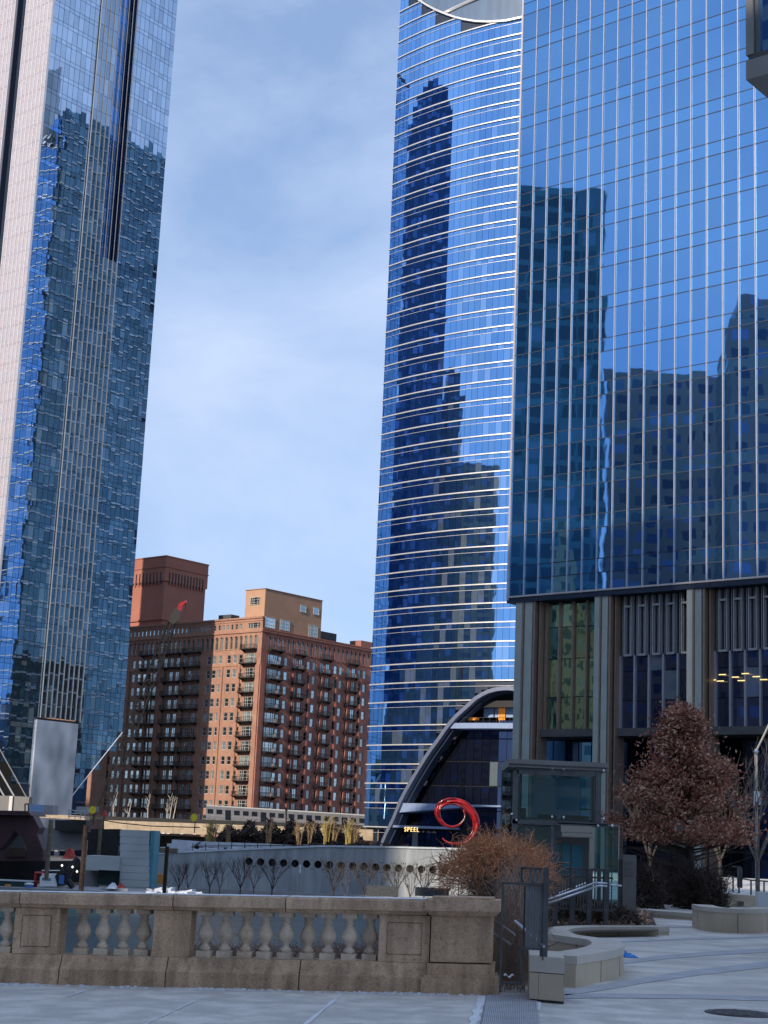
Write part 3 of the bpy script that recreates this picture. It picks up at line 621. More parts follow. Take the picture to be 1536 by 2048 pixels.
# ================================================================== BRICK WAREHOUSE
K_ = (-29.2, 395.0)
BE = Flat(K_, E1, NE); BS = Flat(K_, E2, np.array([-E1[0], -E1[1], 0]))
bk = thing('brick_loft_building', 'orange brick loft building with arched top windows and black balconies', 'apartment building', (-29.2, 395, -3))
BL, BR = 88.0, 50.0; BZ = -3.0
zrow = [46.6 - 3.64 * k for k in range(0, 12)]   # centre of each window row
zcor = BE.hit(527, 1262)[1]; zparS = BS.hit(524, 1233)[1]; zarc = zcor
def holewall(F, u0, u1, z0, z1, holes, m, name, depth=.35):
    us = sorted(set([u0, u1] + [h[0] for h in holes] + [h[1] for h in holes])); zs = sorted(set([z0, z1] + [h[2] for h in holes] + [h[3] for h in holes]))
    H = {}; mb = MB()
    for h in holes:
        for i in range(us.index(h[0]), us.index(h[1])):
            for j in range(zs.index(h[2]), zs.index(h[3])): H[i, j] = 1
        a, b, c, d = h
        for p in (((a, c), (a, d)), ((b, d), (b, c)), ((a, d), (b, d)), ((b, c), (a, c))):
            (x, y), (x2, y2) = p; mb.quad(F.pt(x, y, 0), F.pt(x2, y2, 0), F.pt(x2, y2, -depth), F.pt(x, y, -depth))
    for j in range(len(zs) - 1):
        i = 0
        while i < len(us) - 1:
            if (i, j) in H: i += 1; continue
            k = i
            while k < len(us) - 1 and (k, j) not in H: k += 1
            mb.quad(F.pt(us[i], zs[j]), F.pt(us[k], zs[j]), F.pt(us[k], zs[j + 1]), F.pt(us[i], zs[j + 1])); i = k
    return part(name, mb, m, bk)
wh, hw = 2.0, 1.15
def sx(x, F): return F.hit(230 + x / 2.9, 1080 + 740 / 2.9)[0]
prR = [(sx(945, BE), 2), (sx(1110, BE), 2), (sx(1255, BE), 2), (sx(1410, BE), 2)]
colR = []
for x, wd in ((945, 26), (981, 24), (1113, 24), (1146, 22), (1270, 22), (1302, 22), (1410, 20), (1440, 20)): a = sx(x, BE); colR.append((round(a, 3), round(a + 1.45, 3), 'w'))
for x in (1032, 1066, 1190, 1224, 1345, 1376): a = sx(x, BE); colR.append((round(a, 3), round(a + 1.6, 3), 'd'))
colR.append((2.6, 6.4, 'c'))
colS = []
for x in (725, 691, 657, 607, 573, 541): a = sx(x, BS) ; colS.append((round(a - .7, 3), round(a + .7, 3), 'w'))
for x in (470, 435, 400, 360, 325, 290, 232, 205): a = sx(x, BS); colS.append((round(a - .75, 3), round(a + .75, 3), 'd'))
for x in (172, 140, 108, 60, 30, 0): a = sx(x, BS); colS.append((round(a - .7, 3), round(a + .7, 3), 'w'))
colS.append((1.9, 5.3, 'c'))
wmesh = {}
def winmesh(kind):
    if kind in wmesh: return wmesh[kind]
    fr, gl = MB(), MB(); gl.box((0.02, .02, 0.02), (.96, 0, 0), (0, .05, 0), (0, 0, .96))
    bars = {'w': ([.5], [.5]), 'd': ([.5], [.28]), 'c': ([.2, .6, .8], [.3, .65]), 'a': ([.5], [.62])}[kind]
    t = .055 if kind != 'c' else .03; tz = .03
    for (a, b, c, d) in [(0, t, 0, 1), (1 - t, 1, 0, 1), (t, 1 - t, 0, tz * 1.6), (t, 1 - t, 1 - tz * 1.6, 1)]: fr.box((a, 0.071, c), (b - a, 0, 0), (0, .08, 0), (0, 0, d - c))
    for v in bars[0]:
        if kind in 'ca' or kind == 'd': fr.box((v - t / 2, .0712, tz * 1.6), (t, 0, 0), (0, .075, 0), (0, 0, 1 - tz * 3.2))
    for v in bars[1]: fr.box((t, .0714, v - tz / 2), (1 - 2 * t, 0, 0), (0, .07, 0), (0, 0, tz))
    wmesh[kind] = (mesh('window_' + kind, fr, M['wframe'] if kind in 'wcd' else M['gframe']), mesh('window_glass_' + kind, gl, M['gwin'])); return wmesh[kind]
def window(F, a, b, z0, z1, kind='w', parent=None):
    parent = parent or bk; f, g = winmesh(kind); o = F.pt(a, z0, -.30)
    q = piece('window', f, o, F.d * (b - a), F.n, UP * (z1 - z0), parent)
    p = bpy.data.objects.new('pane', g); COL.objects.link(p); p.parent = q; return q
# a balcony: slab, brackets, rails
def balcony(F, a, b, z, d=1.5):
    mb = MB(); F.box(mb, a, b, z - .22, z, .02, d)
    for (x0, x1, o0, o1) in ((a, b, d - .06, d), (a, a + .06, .05, d - .061), (b - .06, b, .05, d - .061)):
        F.box(mb, x0, x1, z + .98, z + 1.05, o0, o1); F.box(mb, x0, x1, z + .08, z + .13, o0, o1)
    for u in np.arange(a + .15, b - .05, .22): F.box(mb, u, u + .035, z + .131, z + .979, d - .05, d - .02)
    for o in np.arange(.2, d - .1, .22):
        F.box(mb, a + .01, a + .05, z + .131, z + .979, o, o + .035); F.box(mb, b - .05, b - .01, z + .131, z + .979, o, o + .035)
    for u in (a + .2, b - .3): mb.prism([F.pt(u, z - .22, .02), F.pt(u, z - .22, d), F.pt(u, z - .8, .02)], F.d * .1)
    return part('balcony', mb, M['iron'], bk)
arN = 28; pS = 1.74
zA0, zA1 = BS.hit(512, 1296)[1], BS.hit(512, 1270)[1]
holes = []
for z in zrow:
    for a, b, kd in colS: holes.append((a, b, round(z - (1.15 if kd == 'w' else 1.35), 3), round(z + (.95 if kd == 'w' else 1.1), 3)))
arS = [(round(1.6 + pS * k, 3), round(1.6 + pS * k + .85, 3), round(zA0, 3), round(zA1, 3)) for k in range(34) if 1.6 + pS * k + 1 < BL]
zT0, zT1 = BS.hit(480, 1258)[1], BS.hit(480, 1248)[1]
att = [(round(7.3 + 1.55 * k, 3), round(7.3 + 1.55 * k + .85, 3), round(zT0, 3), round(zT1, 3)) for k in range(35) if 7.3 + 1.55 * k + 1 < BL] + [(1.0, 5.2, round(zT0, 3), round(zT1, 3))]
holewall(BS, 0, BL, BZ, zparS, holes + arS + att, M['brick'], 'south_wall')
for h in holes: window(BS, *h, kind='c' if h[1] - h[0] > 2 else ('w' if abs(h[1] - h[0] - 1.4) < .05 else 'd'))
holesE = []
for z in zrow:
    for a, b, kd in colR: holesE.append((a, b, round(z - (1.15 if kd == 'w' else 1.35), 3), round(z + (.95 if kd == 'w' else 1.1), 3)))
arE = [(round(2.4 + 1.75 * k, 3), round(2.4 + 1.75 * k + .85, 3), round(zA0, 3), round(zA1, 3)) for k in range(26) if 2.4 + 1.75 * k + 1 < BR]
holewall(BE, 0, BR, BZ, zcor + .6, holesE + arE, M['brickE'], 'east_wall')
for h in holesE: window(BE, *h, kind='c' if h[1] - h[0] > 2 else ('w' if abs(h[1] - h[0] - 1.45) < .05 else 'd'))
for F, L2, m_ in ((BS, arS, 'brick'), (BE, arE, 'brickE')):
    fill = MB(); hood = MB()
    for (a, b, c, d) in L2:
        window(F, a, b, c, d, 'a'); r = (b - a) / 2; cx = (a + b) / 2; cz = d - r; n = 6
        for k in range(n):
            q0, q1 = math.pi * k / n, math.pi * (k + 1) / n
            p0, p1 = (cx - r * math.cos(q0), cz + r * math.sin(q0)), (cx - r * math.cos(q1), cz + r * math.sin(q1))
            fill.prism([F.pt(p0[0], p0[1], -.02), F.pt(p1[0], p1[1], -.02), F.pt(p1[0], d + .01, -.02), F.pt(p0[0], d + .01, -.02)], -F.n * .3)
            r2 = r + .16; g0, g1 = (cx - r2 * math.cos(q0), cz + r2 * math.sin(q0)), (cx - r2 * math.cos(q1), cz + r2 * math.sin(q1))
            hood.prism([F.pt(*p0, .005), F.pt(*p1, .005), F.pt(*g1, .005), F.pt(*g0, .005)], F.n * .12)
        F.box(hood, a - .1, b + .1, c - .16, c - .01, .005, .16)
    part('arch_spandrel', fill, M[m_], bk); part('arch_hood', hood, M[m_], bk)
for (a, b, c, d) in att: window(BS, a, b, c, d, 'c' if b - a > 2 else 'w')
mb = MB()
for F, U_ in ((BS, BL), (BE, BR)):
    m2 = MB(); zc = (zA1 + zT0) / 2 if F is BS else zcor
    F.box(m2, -.2 if F is BE else 0.003, U_, zc - .18, zc + .18, .004, .30); F.box(m2, .003, U_, zrow[0] - 1.95, zrow[0] - 1.72, .004, .16)
    if F is BS: F.box(m2, 0.003, U_, zparS - .35, zparS + .1, -.3, .28); F.box(m2, .003, U_, zparS - 1.0, zparS - .85, .004, .15)
    else: F.box(m2, 0.003, U_, zcor + .45, zcor + .75, -.3, .15)
    part('cornice', m2, M['brick'] if F is BS else M['brickE'], bk)
# pilasters
for F, us_, m_ in ((BS, (0.0, 6.9, 13.0, 19.3, 27.5, 34.9, 41, 48.5, 55), 'brick'), (BE, (0.0, 11.9, 18.0, 22.9, 28.6, 33.3, 38.4, 43.2), 'brickE')):
    for u in us_:
        m2 = MB(); F.box(m2, u + (.003 if u else 0), u + (1.6 if u == 0 else .7), BZ, zrow[0] - 1.96, .003, .32); part('pilaster', m2, M[m_], bk)
for k, z in enumerate([zA0 + 1.0 + .1] + [q for q in zrow]):
    zz_ = (zrow[0] + 3.64 if k == 0 else z) - 1.45
    balcony(BS, 1.4, 6.0, zz_, 1.7); balcony(BE, 2.1, 7.0, zz_, 1.7)
    for a in (1028, 1187, 1342): u = sx(a, BE); balcony(BE, u - .2, u + 4.2, zz_, 1.2)
    for a in (500, 385, 250): u = sx(a, BS); balcony(BS, u + .2, u + 6.2, zz_, 1.5)
# body, roof, penthouse
mb = MB(); BS.box(mb, .5, BL, BZ, zcor + .2, -BR, -.5); part('building_core', mb, M['iron'], bk)
mb = MB(); mb.prism([BS.pt(.9, zparS - .3, 0 - .3), BS.pt(BL, zparS - .3, -.3), BS.pt(BL, zparS - .3, -14), BS.pt(.9, zparS - .3, -14)], (0, 0, -2)); part('attic_roof', mb, M['roofdark'], bk)
PHS = Flat(BS.pt(.3, 0, -.6), E2, BS.n); PHE = Flat(BS.pt(.3, 0, -.6), E1, NE)
zp0 = PHS.hit(527, 1178)[1]
phd = PHE.hit(645, 1200)[0]; phw = PHS.hit(492, 1185)[0]
mb = MB()
PHE.box(mb, .02, phd, zcor - 1, zp0, -phw, -.02)
part('penthouse', mb, M['tan'], bk)
mb = MB(); PHE.box(mb, -.15, phd + .15, zp0, zp0 + .18, -phw - .15, .12); part('penthouse_coping', mb, M['brick'], bk)
PW = Flat(PHE.pt(0, 0, .30), PHE.d, PHE.n)
def phwin(F, pxa, pya, pxb, pyb, kind='c'):
    a, z1 = F.hit(pxa, pya); b, z0 = F.hit(pxb, pyb); a, b = min(a, b), max(a, b); window(F, a, b, z0, z1, kind)
phwin(PW, 532, 1233, 551, 1258); phwin(PW, 562, 1238, 580, 1263); phwin(PW, 619, 1249, 636, 1276); phwin(PW, 602, 1209, 613, 1226, 'w'); phwin(PW, 628, 1214, 639, 1231, 'w')
PW2 = Flat(PHS.pt(0, 0, .30), PHS.d, PHS.n)
phwin(PW2, 519, 1193, 499, 1210)
# low parapets and roof bits right of the penthouse
mb = MB(); BE.box(mb, BE.hit(646, 1275)[0], BE.hit(684, 1280)[0], zcor + .6, zcor + 3.2, -4, -2); part('roof_hut', mb, M['roofdark'], bk)
mb = MB(); BE.box(mb, BE.hit(722, 1290)[0], BR, zcor + .6, zcor + 2.4, -4, -.02); part('end_parapet', mb, M['brickE'], bk)
mb = MB(); BS.box(mb, BS.hit(445, 1240)[0], BS.hit(420, 1240)[0], zparS, zparS + 1.8, -6, -3); part('roof_vent', mb, M['roofdark'], bk)
# rear square tower
CT = W(333, 1111, 440); TE = Flat(CT[:2], E1, NE); TS = Flat(CT[:2], E2, BS.n)
tw_, td_ = TE.hit(414, 1130)[0], 26
mb = MB(); TE.box(mb, 0, tw_, 40, CT[2] - 7.2, -td_, 0); TE.box(mb, -.35, tw_ + .35, CT[2] - 7.2, CT[2] - .3, -td_, .35); part('square_tower', mb, M['bricktower'], bk)
mb = MB(); TE.box(mb, -.5, tw_ + .5, CT[2] - .3, CT[2], -td_, .5); TE.box(mb, -.55, tw_ + .55, CT[2] - 3.3, CT[2] - 3.05, -td_, .55); TE.box(mb, -.45, tw_ + .45, 61.0, 61.5, -td_, .42); TE.box(mb, -.45, tw_ + .45, 59.5, 59.8, -td_, .3); part('tower_coping', mb, M['bricktower'], bk)
st = MB(); s2 = MB()
for k in range(12):
    u = 1.2 + k * (tw_ - 1.8) / 12; TE.box(st, u, u + .5, CT[2] - 7.6, CT[2] - 4.6, .352, .37); TE.box(s2, u + .55, u + .95, CT[2] - 8.2, CT[2] - 7.1, .002, .34)
for k in range(14): u = 1.2 + k * 1.45; TS.box(st, u, u + .5, CT[2] - 7.6, CT[2] - 4.6, .352, .37); TS.box(s2, u + .55, u + .95, CT[2] - 8.2, CT[2] - 7.1, .002, .34)
part('corbel_slot', st, M['iron'], bk); part('corbel', s2, M['bricktower'], bk)

# ================================================================== TOWERS SEEN ONLY AS REFLECTIONS / ADDED SHADE BLOCKERS
def tower(name, foot, ztop, m, label, steps=()):
    c = np.mean(foot, axis=0); mb = MB(); mb.prism([(p[0], p[1], -5) for p in foot], (0, 0, ztop + 5))
    t = thing(name, label, 'office tower', (c[0], c[1], -5)); part('shaft', mb, M[m], t)
    for i, (sc, zt) in enumerate(steps):
        mb = MB(); mb.prism([(c[0] + (p[0] - c[0]) * sc, c[1] + (p[1] - c[1]) * sc, ztop + (.0 if i == 0 else steps[i - 1][1])) for p in foot], (0, 0, zt - (0 if i == 0 else steps[i - 1][1]))); part('setback', mb, M[m], t)
    return t
def mirror(p, F=RBF):
    q = np.array([p[0], p[1], 0]) - F.P; return (np.array([p[0], p[1], 0]) - 2 * (q @ F.n) * F.n)[:2]
def mfoot(px0, px1, D, depth):
    a = W(px0, 1690, D)[:2]; b = W(px1, 1690, D)[:2]; e = np.array([.13, 1.0]) * depth
    return [mirror(a), mirror(b), mirror(b + e), mirror(a + e)]
tower('mirrored_tower', mfoot(985, 1194, 300, 22), W(1110, 378, 300)[2], 'wm1', 'dark teal tower mirrored in the left part of the right glass facade')
tower('mirrored_tower', mfoot(1203, 1475, 350, 30), W(1330, 745, 350)[2], 'wm2', 'brown grey block mirrored low in the right glass facade')
tower('mirrored_tower', mfoot(1462, 1660, 300, 30), W(1500, 640, 300)[2], 'wm2', 'stepped grey tower mirrored at the right edge of the glass facade', ((.8, 6),))
tower('mirrored_tower', mfoot(1082, 1150, 268, 14), W(1110, 1180, 268)[2], 'wm3', 'buff stone tower mirrored between the first two pillars', ((.7, 8), (.4, 13)))
tower('mirrored_tower', mfoot(1085, 1200, 262, 10), W(1110, 1250, 262)[2], 'wm3', 'low buff block mirrored in the bay behind the lift pavilion')
def rpfoot(pxa, pxb, t, dep):
    o = []
    for px in (pxa, pxb):
        u, _ = RP.hit(px, 900); p = RP.pt(u, 0)[:2]; n = (p - RPc) / RPR; v = p / np.linalg.norm(p); r = v - 2 * (v @ n) * n; o.append((p + r * t, p + r * (t + dep)))
    return [tuple(o[0][0]), tuple(o[1][0]), tuple(o[1][1]), tuple(o[0][1])]
tower('mirrored_tower', rpfoot(792, 884, 235, 30), 283, 'wm4', 'dark blue round topped tower mirrored in the left part of the curved tower', ((.86, 6), (.7, 11), (.5, 16), (.28, 20)))
tower('mirrored_tower', rpfoot(880, 922, 300, 25), 186, 'wm4', 'blue setback block mirrored in the middle of the curved tower', ((.7, 12),))
tower('mirrored_tower', rpfoot(905, 996, 330, 30), 163, 'wm2', 'grey block mirrored lower right in the curved tower')
tower('mirrored_tower', [(-190, 356), (-190, 405), (-215, 405), (-215, 356)], 128, 'wm2', 'grey block mirrored low in the pale side face of the left tower')
pq = lambda p, q: (-p * SUN[1] + q * SUN[0], p * SUN[0] + q * SUN[1])
occ = [(-152, -107, 118, 'wm1'), (-97, -58, 134, 'wm2'), (-57.7, -38, 128, 'wm1'), (-37.7, 45, 70, 'wm2'), (45.4, 140, 50, 'wm3')]  # unseen blocks added to cast shade, with a gap lighting the river wall
names = ['dark office block behind the viewer on the far left, not in view', 'brown office block behind the viewer, second from the left, not in view', 'dark office block behind the viewer, third from the left, not in view', 'brown office block directly behind the viewer, not in view', 'buff stone block behind the viewer to the right, not in view']
for (p0, p1, h, m_), nm in zip(occ, names): tower('shading_tower', [pq(p0, 80), pq(p1, 80), pq(p1, 110), pq(p0, 110)], h, m_, nm)
mb = MB()
# ================================================================== MID GROUND
def wb(mb, px0, px1, py0, py1, D, dep=1.0, slope=True):
    """box whose front face spans these photo pixels at distance D"""
    ym = (py0 + py1) / 2; a = W(px0, ym, D); b = W(px1, ym, D)
    zt = W((px0 + px1) / 2, py0, D)[2]; zb = W((px0 + px1) / 2, py1, D)[2]
    mb.abox(a[0], b[0], D, D + dep, zb, zt); return a[0], b[0], zb, zt
# ground levels on the far bank
mb = MB(); mb.abox(-160, 200, 186, 214, -6.98, -5.1); struct('riverwalk', mb, M['midconc'])
mb = MB(); mb.abox(-260, 260, 214.5, 1200, -6.97, -3.6); struct('upper_ground', mb, M['terrain'])
# park wall with round openings
DW = 196.0
wt = lambda px: W(px, np.interp(px, [300, 340, 420, 640, 760, 900, 1000], [1709, 1707, 1703, 1694, 1695.5, 1699, 1703]), DW)
pw = thing('porthole_wall', 'long pale concrete river wall with a row of round dark openings', 'wall', W(620, 1790, DW))
cx = [498 + 23.0 * k for k in range(19)]; cy = [np.interp(x, [498, 679, 912], [1723, 1731, 1742]) for x in cx]
xs = np.linspace(W(302, 1740, DW)[0], W(962, 1740, DW)[0], 90)
mb = MB(); hl = []
RH = .46
for x, y in zip(cx, cy): c = W(x, y, DW); hl.append((c[0], c[2]))
def ztop(x): px = PX((x, DW, 0))[0]; return wt(px)[2]
edges = sorted([xs[0], xs[-1]] + [h[0] - .62 for h in hl] + [h[0] + .62 for h in hl])
for a, b in zip(edges[:-1], edges[1:]):
    mid = (a + b) / 2; H = [h for h in hl if abs(h[0] - mid) < .3]
    if not H: mb.quad((a, DW, -5.1), (b, DW, -5.1), (b, DW, ztop(b)), (a, DW, ztop(a))); continue
    cx_, cz = H[0]; n = 20; ring = [(cx_ + RH * math.cos(q), cz + RH * math.sin(q)) for q in [2 * math.pi * k / n for k in range(n)]]
    mb.quad((a, DW, -5.1), (b, DW, -5.1), (b, DW, cz - .62), (a, DW, cz - .62)); mb.quad((a, DW, cz + .62), (b, DW, cz + .62), (b, DW, ztop(b)), (a, DW, ztop(a)))
    sq = []
    for k in range(n):
        q = 2 * math.pi * k / n; c, s_ = math.cos(q), math.sin(q); m_ = max(abs(c), abs(s_)); sq.append((cx_ + .62 * c / m_, cz + .62 * s_ / m_))
    for k in range(n):
        l = (k + 1) % n; mb.quad((ring[k][0], DW, ring[k][1]), (sq[k][0], DW, sq[k][1]), (sq[l][0], DW, sq[l][1]), (ring[l][0], DW, ring[l][1]))
part('wall_face', mb, M['wallconc'], pw)
tb = MB(); tb.lathe((0, 0, 0), [(RH, 0), (RH, .9)], 20); tb.f = tb.f[:-2]
tm = mesh('porthole_lining', tb, M['wallconc'])
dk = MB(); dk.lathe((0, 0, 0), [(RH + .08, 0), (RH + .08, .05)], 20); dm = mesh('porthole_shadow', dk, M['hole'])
for h in hl:
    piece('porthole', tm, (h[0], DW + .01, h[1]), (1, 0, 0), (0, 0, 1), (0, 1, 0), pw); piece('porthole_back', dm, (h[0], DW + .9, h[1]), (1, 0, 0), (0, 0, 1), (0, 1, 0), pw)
mb = MB()
for a, b in zip(xs[:-1], xs[1:]): mb.prism([(a, DW - .15, ztop(a)), (b, DW - .15, ztop(b)), (b, DW + 1.6, ztop(b)), (a, DW + 1.6, ztop(a))], (0, 0, .22))
part('wall_coping', mb, M['ramp'], pw)
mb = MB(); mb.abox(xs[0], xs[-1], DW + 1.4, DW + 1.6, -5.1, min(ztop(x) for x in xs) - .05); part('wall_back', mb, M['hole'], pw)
for px in range(350, 930, 62):
    mb = MB(); p = W(px, 1740, DW); mb.abox(p[0], p[0] + .05, DW - .012, DW + .02, -5.1, ztop(p[0])); part('wall_joint', mb, M['midconc'], pw)
mb = MB(); mb.abox(xs[0], W(960, 1700, 200)[0], DW - 5, DW - 4.2, -5.1, -4.1); solo('low_planter_wall', mb, M['midconc'], 'long low dark planter wall at the foot of the porthole wall', 'wall')
# snowy terraces above the wall
tr = thing('snowy_terrace', 'pale sloping snow dusted terrace on top of the river wall', 'terrace', W(480, 1700, 205))
def terr(pts, D0, D1, m, name):
    mb = MB(); f = [W(x, y, D0) for x, y in pts]; mb.prism(f, (0, D1 - D0, 0)); part(name, mb, m, tr)
terr([(395, 1690), (404, 1683), (520, 1687), (616, 1692), (616, 1698), (520, 1696), (400, 1694)], 206, 210, M['ramp'], 'ramp_wall')
terr([(320, 1694), (334, 1694), (334, 1687), (343, 1687), (344, 1679), (398, 1683), (384, 1692), (374, 1704), (322, 1704)], 204, 208, M['ramp'], 'stepped_wall')
mb = MB()
for i in range(150):
    px = random.uniform(372, 640); p = W(px, np.interp(px, [372, 640], [1704, 1697]) - random.random() * 5, 199 + random.random() * 4); s_ = random.uniform(.25, .9)
    mb.box(p, (s_, random.uniform(-.2, .2), 0), (random.uniform(-.2, .2), s_, 0), (0, 0, random.uniform(.1, .3)))
q = part('snow_covered_stones', mb, M['snow'], tr, kind='stuff')
mb = MB()
for px in range(385, 620, 26): p = W(px, np.interp(px, [385, 620], [1699, 1694]), 198.5); mb.tube([p - [0, 0, .3], p + [0, 0, .75]], .05, 4)
part('terrace_post', mb, M['iron'], tr); mb = MB(); mb.tube([W(400, 1692, 198.5), W(620, 1691, 198.5)], .05, 4); part('terrace_handrail', mb, M['iron'], tr)
# dark hedge mass behind terraces
def clump(name, label, px0, px1, py0, py1, D, n, m, size=.35, dep=3, cat='shrub', group=None):
    a = W(px0, py1, D); b = W(px1, py1, D); zt = W((px0 + px1) / 2, py0, D)[2]
    v = MB(); H = zt - a[2]
    for i in range(n):
        x = random.uniform(a[0], b[0]); y = D + random.uniform(0, dep); f = random.random()
        e = 1 - abs((x - (a[0] + b[0]) / 2) / ((b[0] - a[0]) / 2 + .01)) ** 4
        z0 = a[2] + f * H * (.75 + .25 * math.sin(x * 2.1 + D)) * e
        d = rng.normal(size=3) * size; d2 = rng.normal(size=3) * size * .35
        p = np.array([x, y, z0]); v.quad(p - d - d2, p + d - d2, p + d * .6 + d2)
    return solo(name, v, m, label, cat, group, kind='stuff')
clump('hedge', 'brown winter hedge mass in front of the elevated train', 405, 760, 1640, 1692, 226, 5200, M['shrub'], .38, 6, 'hedge')
clump('hedge', 'low reddish brown planting along the top of the porthole wall', 600, 850, 1683, 1697, 199, 1800, M['shrub'], .2, 3, 'hedge')
# bare trees by recursion
def bare(name, h, seed, m, spread=.5, levels=5, r0=.06, n0=5):
    rd = random.Random(seed); mb = MB()
    def br(p, d, l, r, lv):
        q = p + d * l; k = p + d * l * .5 + np.array([rd.uniform(-1, 1), rd.uniform(-1, 1), 0]) * l * .06
        mb.tube([p, k, q], [r, r * .8, r * .6], 4 if lv < 2 else 3, cap=False)
        if lv >= levels: return
        for i in range(3 if lv < 3 else 2):
            e = d + np.array([rd.uniform(-1, 1), rd.uniform(-1, 1), rd.uniform(-.1, .5)]) * spread; e /= np.linalg.norm(e); br(p + d * l * rd.uniform(.55, 1), e, l * rd.uniform(.62, .85), r * .58, lv + 1)
    mb.tube([(0, 0, 0), (0, 0, h * .25)], [r0 * 1.15, r0], 6, cap=False)
    for i in range(n0):
        a = 6.28 * i / n0 + rd.random(); e = np.array([math.cos(a) * .42, math.sin(a) * .42, 1]); e /= np.linalg.norm(e); br(np.array([0, 0, h * .22]), e, h * .25, r0 * .75, 1)
    return mb
tr_meshes = [mesh('trunk_and_branches', bare('t', 5.2, s_, None), M['bark']) for s_ in (1, 2, 3)] + [mesh('trunk_and_branches', bare('t', 4.2, s_, None, r0=.045), M['greybark']) for s_ in (4, 5)]
def tree_obj(me, loc, label, rz=0, sc=1, group=None, name='bare_tree'):
    sc = sc / max(v.co.z for v in me.vertices) * (5.0 if me in tr_meshes[:3] else 4.2)
    t = thing(name, label, 'tree', loc, group); o = bpy.data.objects.new('branches', me); COL.objects.link(o); o.parent = t; t.rotation_euler.z = rz; t.scale = (sc,) * 3; return t
ordn = ['first', 'second', 'third', 'fourth', 'fifth', 'sixth', 'seventh', 'eighth', 'ninth', 'tenth', 'eleventh', 'twelfth', 'thirteenth', 'fourteenth', 'fifteenth']
tp = [(356, 0, 1714), (375, 4, 1712), (418.5, 1, 1706), (438.5, 3, 1710), (480, 2, 1700), (507, 4, 1712), (543.5, 0, 1703), (667, 1, 1704), (691, 3, 1722), (728.5, 2, 1708), (758, 4, 1722), (790.5, 0, 1710), (820, 3, 1722), (848, 1, 1712)]
for i, (px, k, yt) in enumerate(tp):
    D = 183 + (i % 3) * 1.5; b = W(px, 1791, D); b[2] = -5.1; h = W(px, yt, D)[2] + 5.1
    tree_obj(tr_meshes[k], b, 'small bare tree before the porthole wall, %s from the left of its row' % ordn[i], i * 1.3, h / (5.0 if k < 3 else 4.2), 'bare trees along the riverwalk')
# white posts, dark benches
for px, y0, y1, lb in ((600, 1729, 1785, 'slim white lamp post in the gap between the left and right tree groups'), (917, 1762, 1796, 'short white post at the right end of the porthole wall')):
    p0 = W(px, y1, 182); p1 = W(px, y0, 182); t = thing('lamp_post', lb, 'lamp post', p0)
    mb = MB(); mb.tube([p0, p0 + (p1 - p0) * .7], .06, 6); part('pole', mb, M['midconc'], t); mb = MB(); mb.tube([p0 + (p1 - p0) * .701, p1], .11, 6); part('lamp_tube', mb, M['white'], t)
for px0, px1, y0, lb in ((733, 797, 1772, 'dark planter box below the porthole wall, left one'), (831, 898, 1776, 'dark planter box below the porthole wall, right one')):
    mb = MB(); wb(mb, px0, px1, y0, 1793, 181, 2); solo('planter_box', mb, M['midconc'] if False else M['darkmetal'], lb, 'planter')
# grasses / yellow stems
gl_ = [(415, 1634, 'yellow'), (428, 1640, 'y2'), (456, 1648, 'y2'), (536, 1636, 'y2'), (596, 1640, 'y2'), (620, 1640, 'p'), (652, 1625, 'y'), (668, 1640, 'p'), (696, 1634, 'y'), (706, 1640, 'y2')]
M['ystem'] = mat('yellow_stem', (.38, .29, .09), .8, var=.2, scale=3); M['ystem2'] = mat('tan_stem', (.28, .19, .10), .85, var=.3, scale=3)
for i, (px, yt, c) in enumerate(gl_):
    b = W(px, 1690, 212); mb = MB(); h = W(px, yt, 212)[2] - b[2]
    for k in range(11):
        a = random.uniform(-.5, .5); x = random.uniform(-.3, .3); hh = h * random.uniform(.6, 1); y = random.uniform(0, .8)
        p = b + [x, y, 0]; mb.tube([p, p + [a * .5, 0, hh * .6], p + [a * 1.2 + random.uniform(-.3, .3), 0, hh]], [.07, .05, .02], 4)
        for q in range(5): f = random.uniform(.5, 1); s_ = p + [a * f, 0, hh * f]; mb.tube([s_, s_ + [random.uniform(-.7, .7), random.uniform(-.3, .3), random.uniform(.1, .5)]], [.03, .015], 3)
    solo('yellow_stem_shrub', mb, M['ystem'] if c[0] == 'y' and c != 'y2' else M['ystem2'], 'upright yellowish bare shrub under the train, %s from the left' % ordn[i], 'shrub', 'yellow shrubs above the terrace')
# viaduct
vd = thing('rail_viaduct', 'beige concrete railway viaduct crossing behind the river park', 'viaduct', W(450, 1690, 262))
def seg(pts_top, pts_bot, D, dep, m, name, parent, kind=None):
    mb = MB(); f = [W(x, y, D) for x, y in pts_top + pts_bot[::-1]]; mb.prism(f, (0, dep, 0)); return part(name, mb, m, parent, kind=kind)
for a, b in zip(range(208, 760, 46), range(254, 806, 46)):
    yt = lambda x: 1640 + (x - 208) * .036; seg([(a + .4, yt(a)), (b, yt(b))], [(a + .4, yt(a) + 22), (b, yt(b) + 22)], 358, 6, M['beige'], 'girder_panel', vd)
seg([(60, 1627), (170, 1632)], [(60, 1634), (170, 1640)], 330, 6, M['beige'], 'girder_panel', vd)
seg([(170, 1631), (760, 1652)], [(170, 1638), (760, 1660)], 360, 9, M['iron'], 'track_deck', vd)
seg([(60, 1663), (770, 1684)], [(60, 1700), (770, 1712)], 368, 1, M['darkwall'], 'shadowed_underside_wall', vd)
for px in (311, 326, 336, 363, 389): mb = MB(); y = 1665.5 + (px - 311) * .03; wb(mb, px - 3, px + 3, y - .8, y + 1.0, 359, .3); part('underside_lamp', mb, M['whiteglow'], vd)
for px in (110, 205, 300, 408, 480, 560, 640, 720): mb = MB(); wb(mb, px, px + 7, 1662, 1712, 361, 2); part('pier', mb, M['midconc'], vd)
mb = MB()
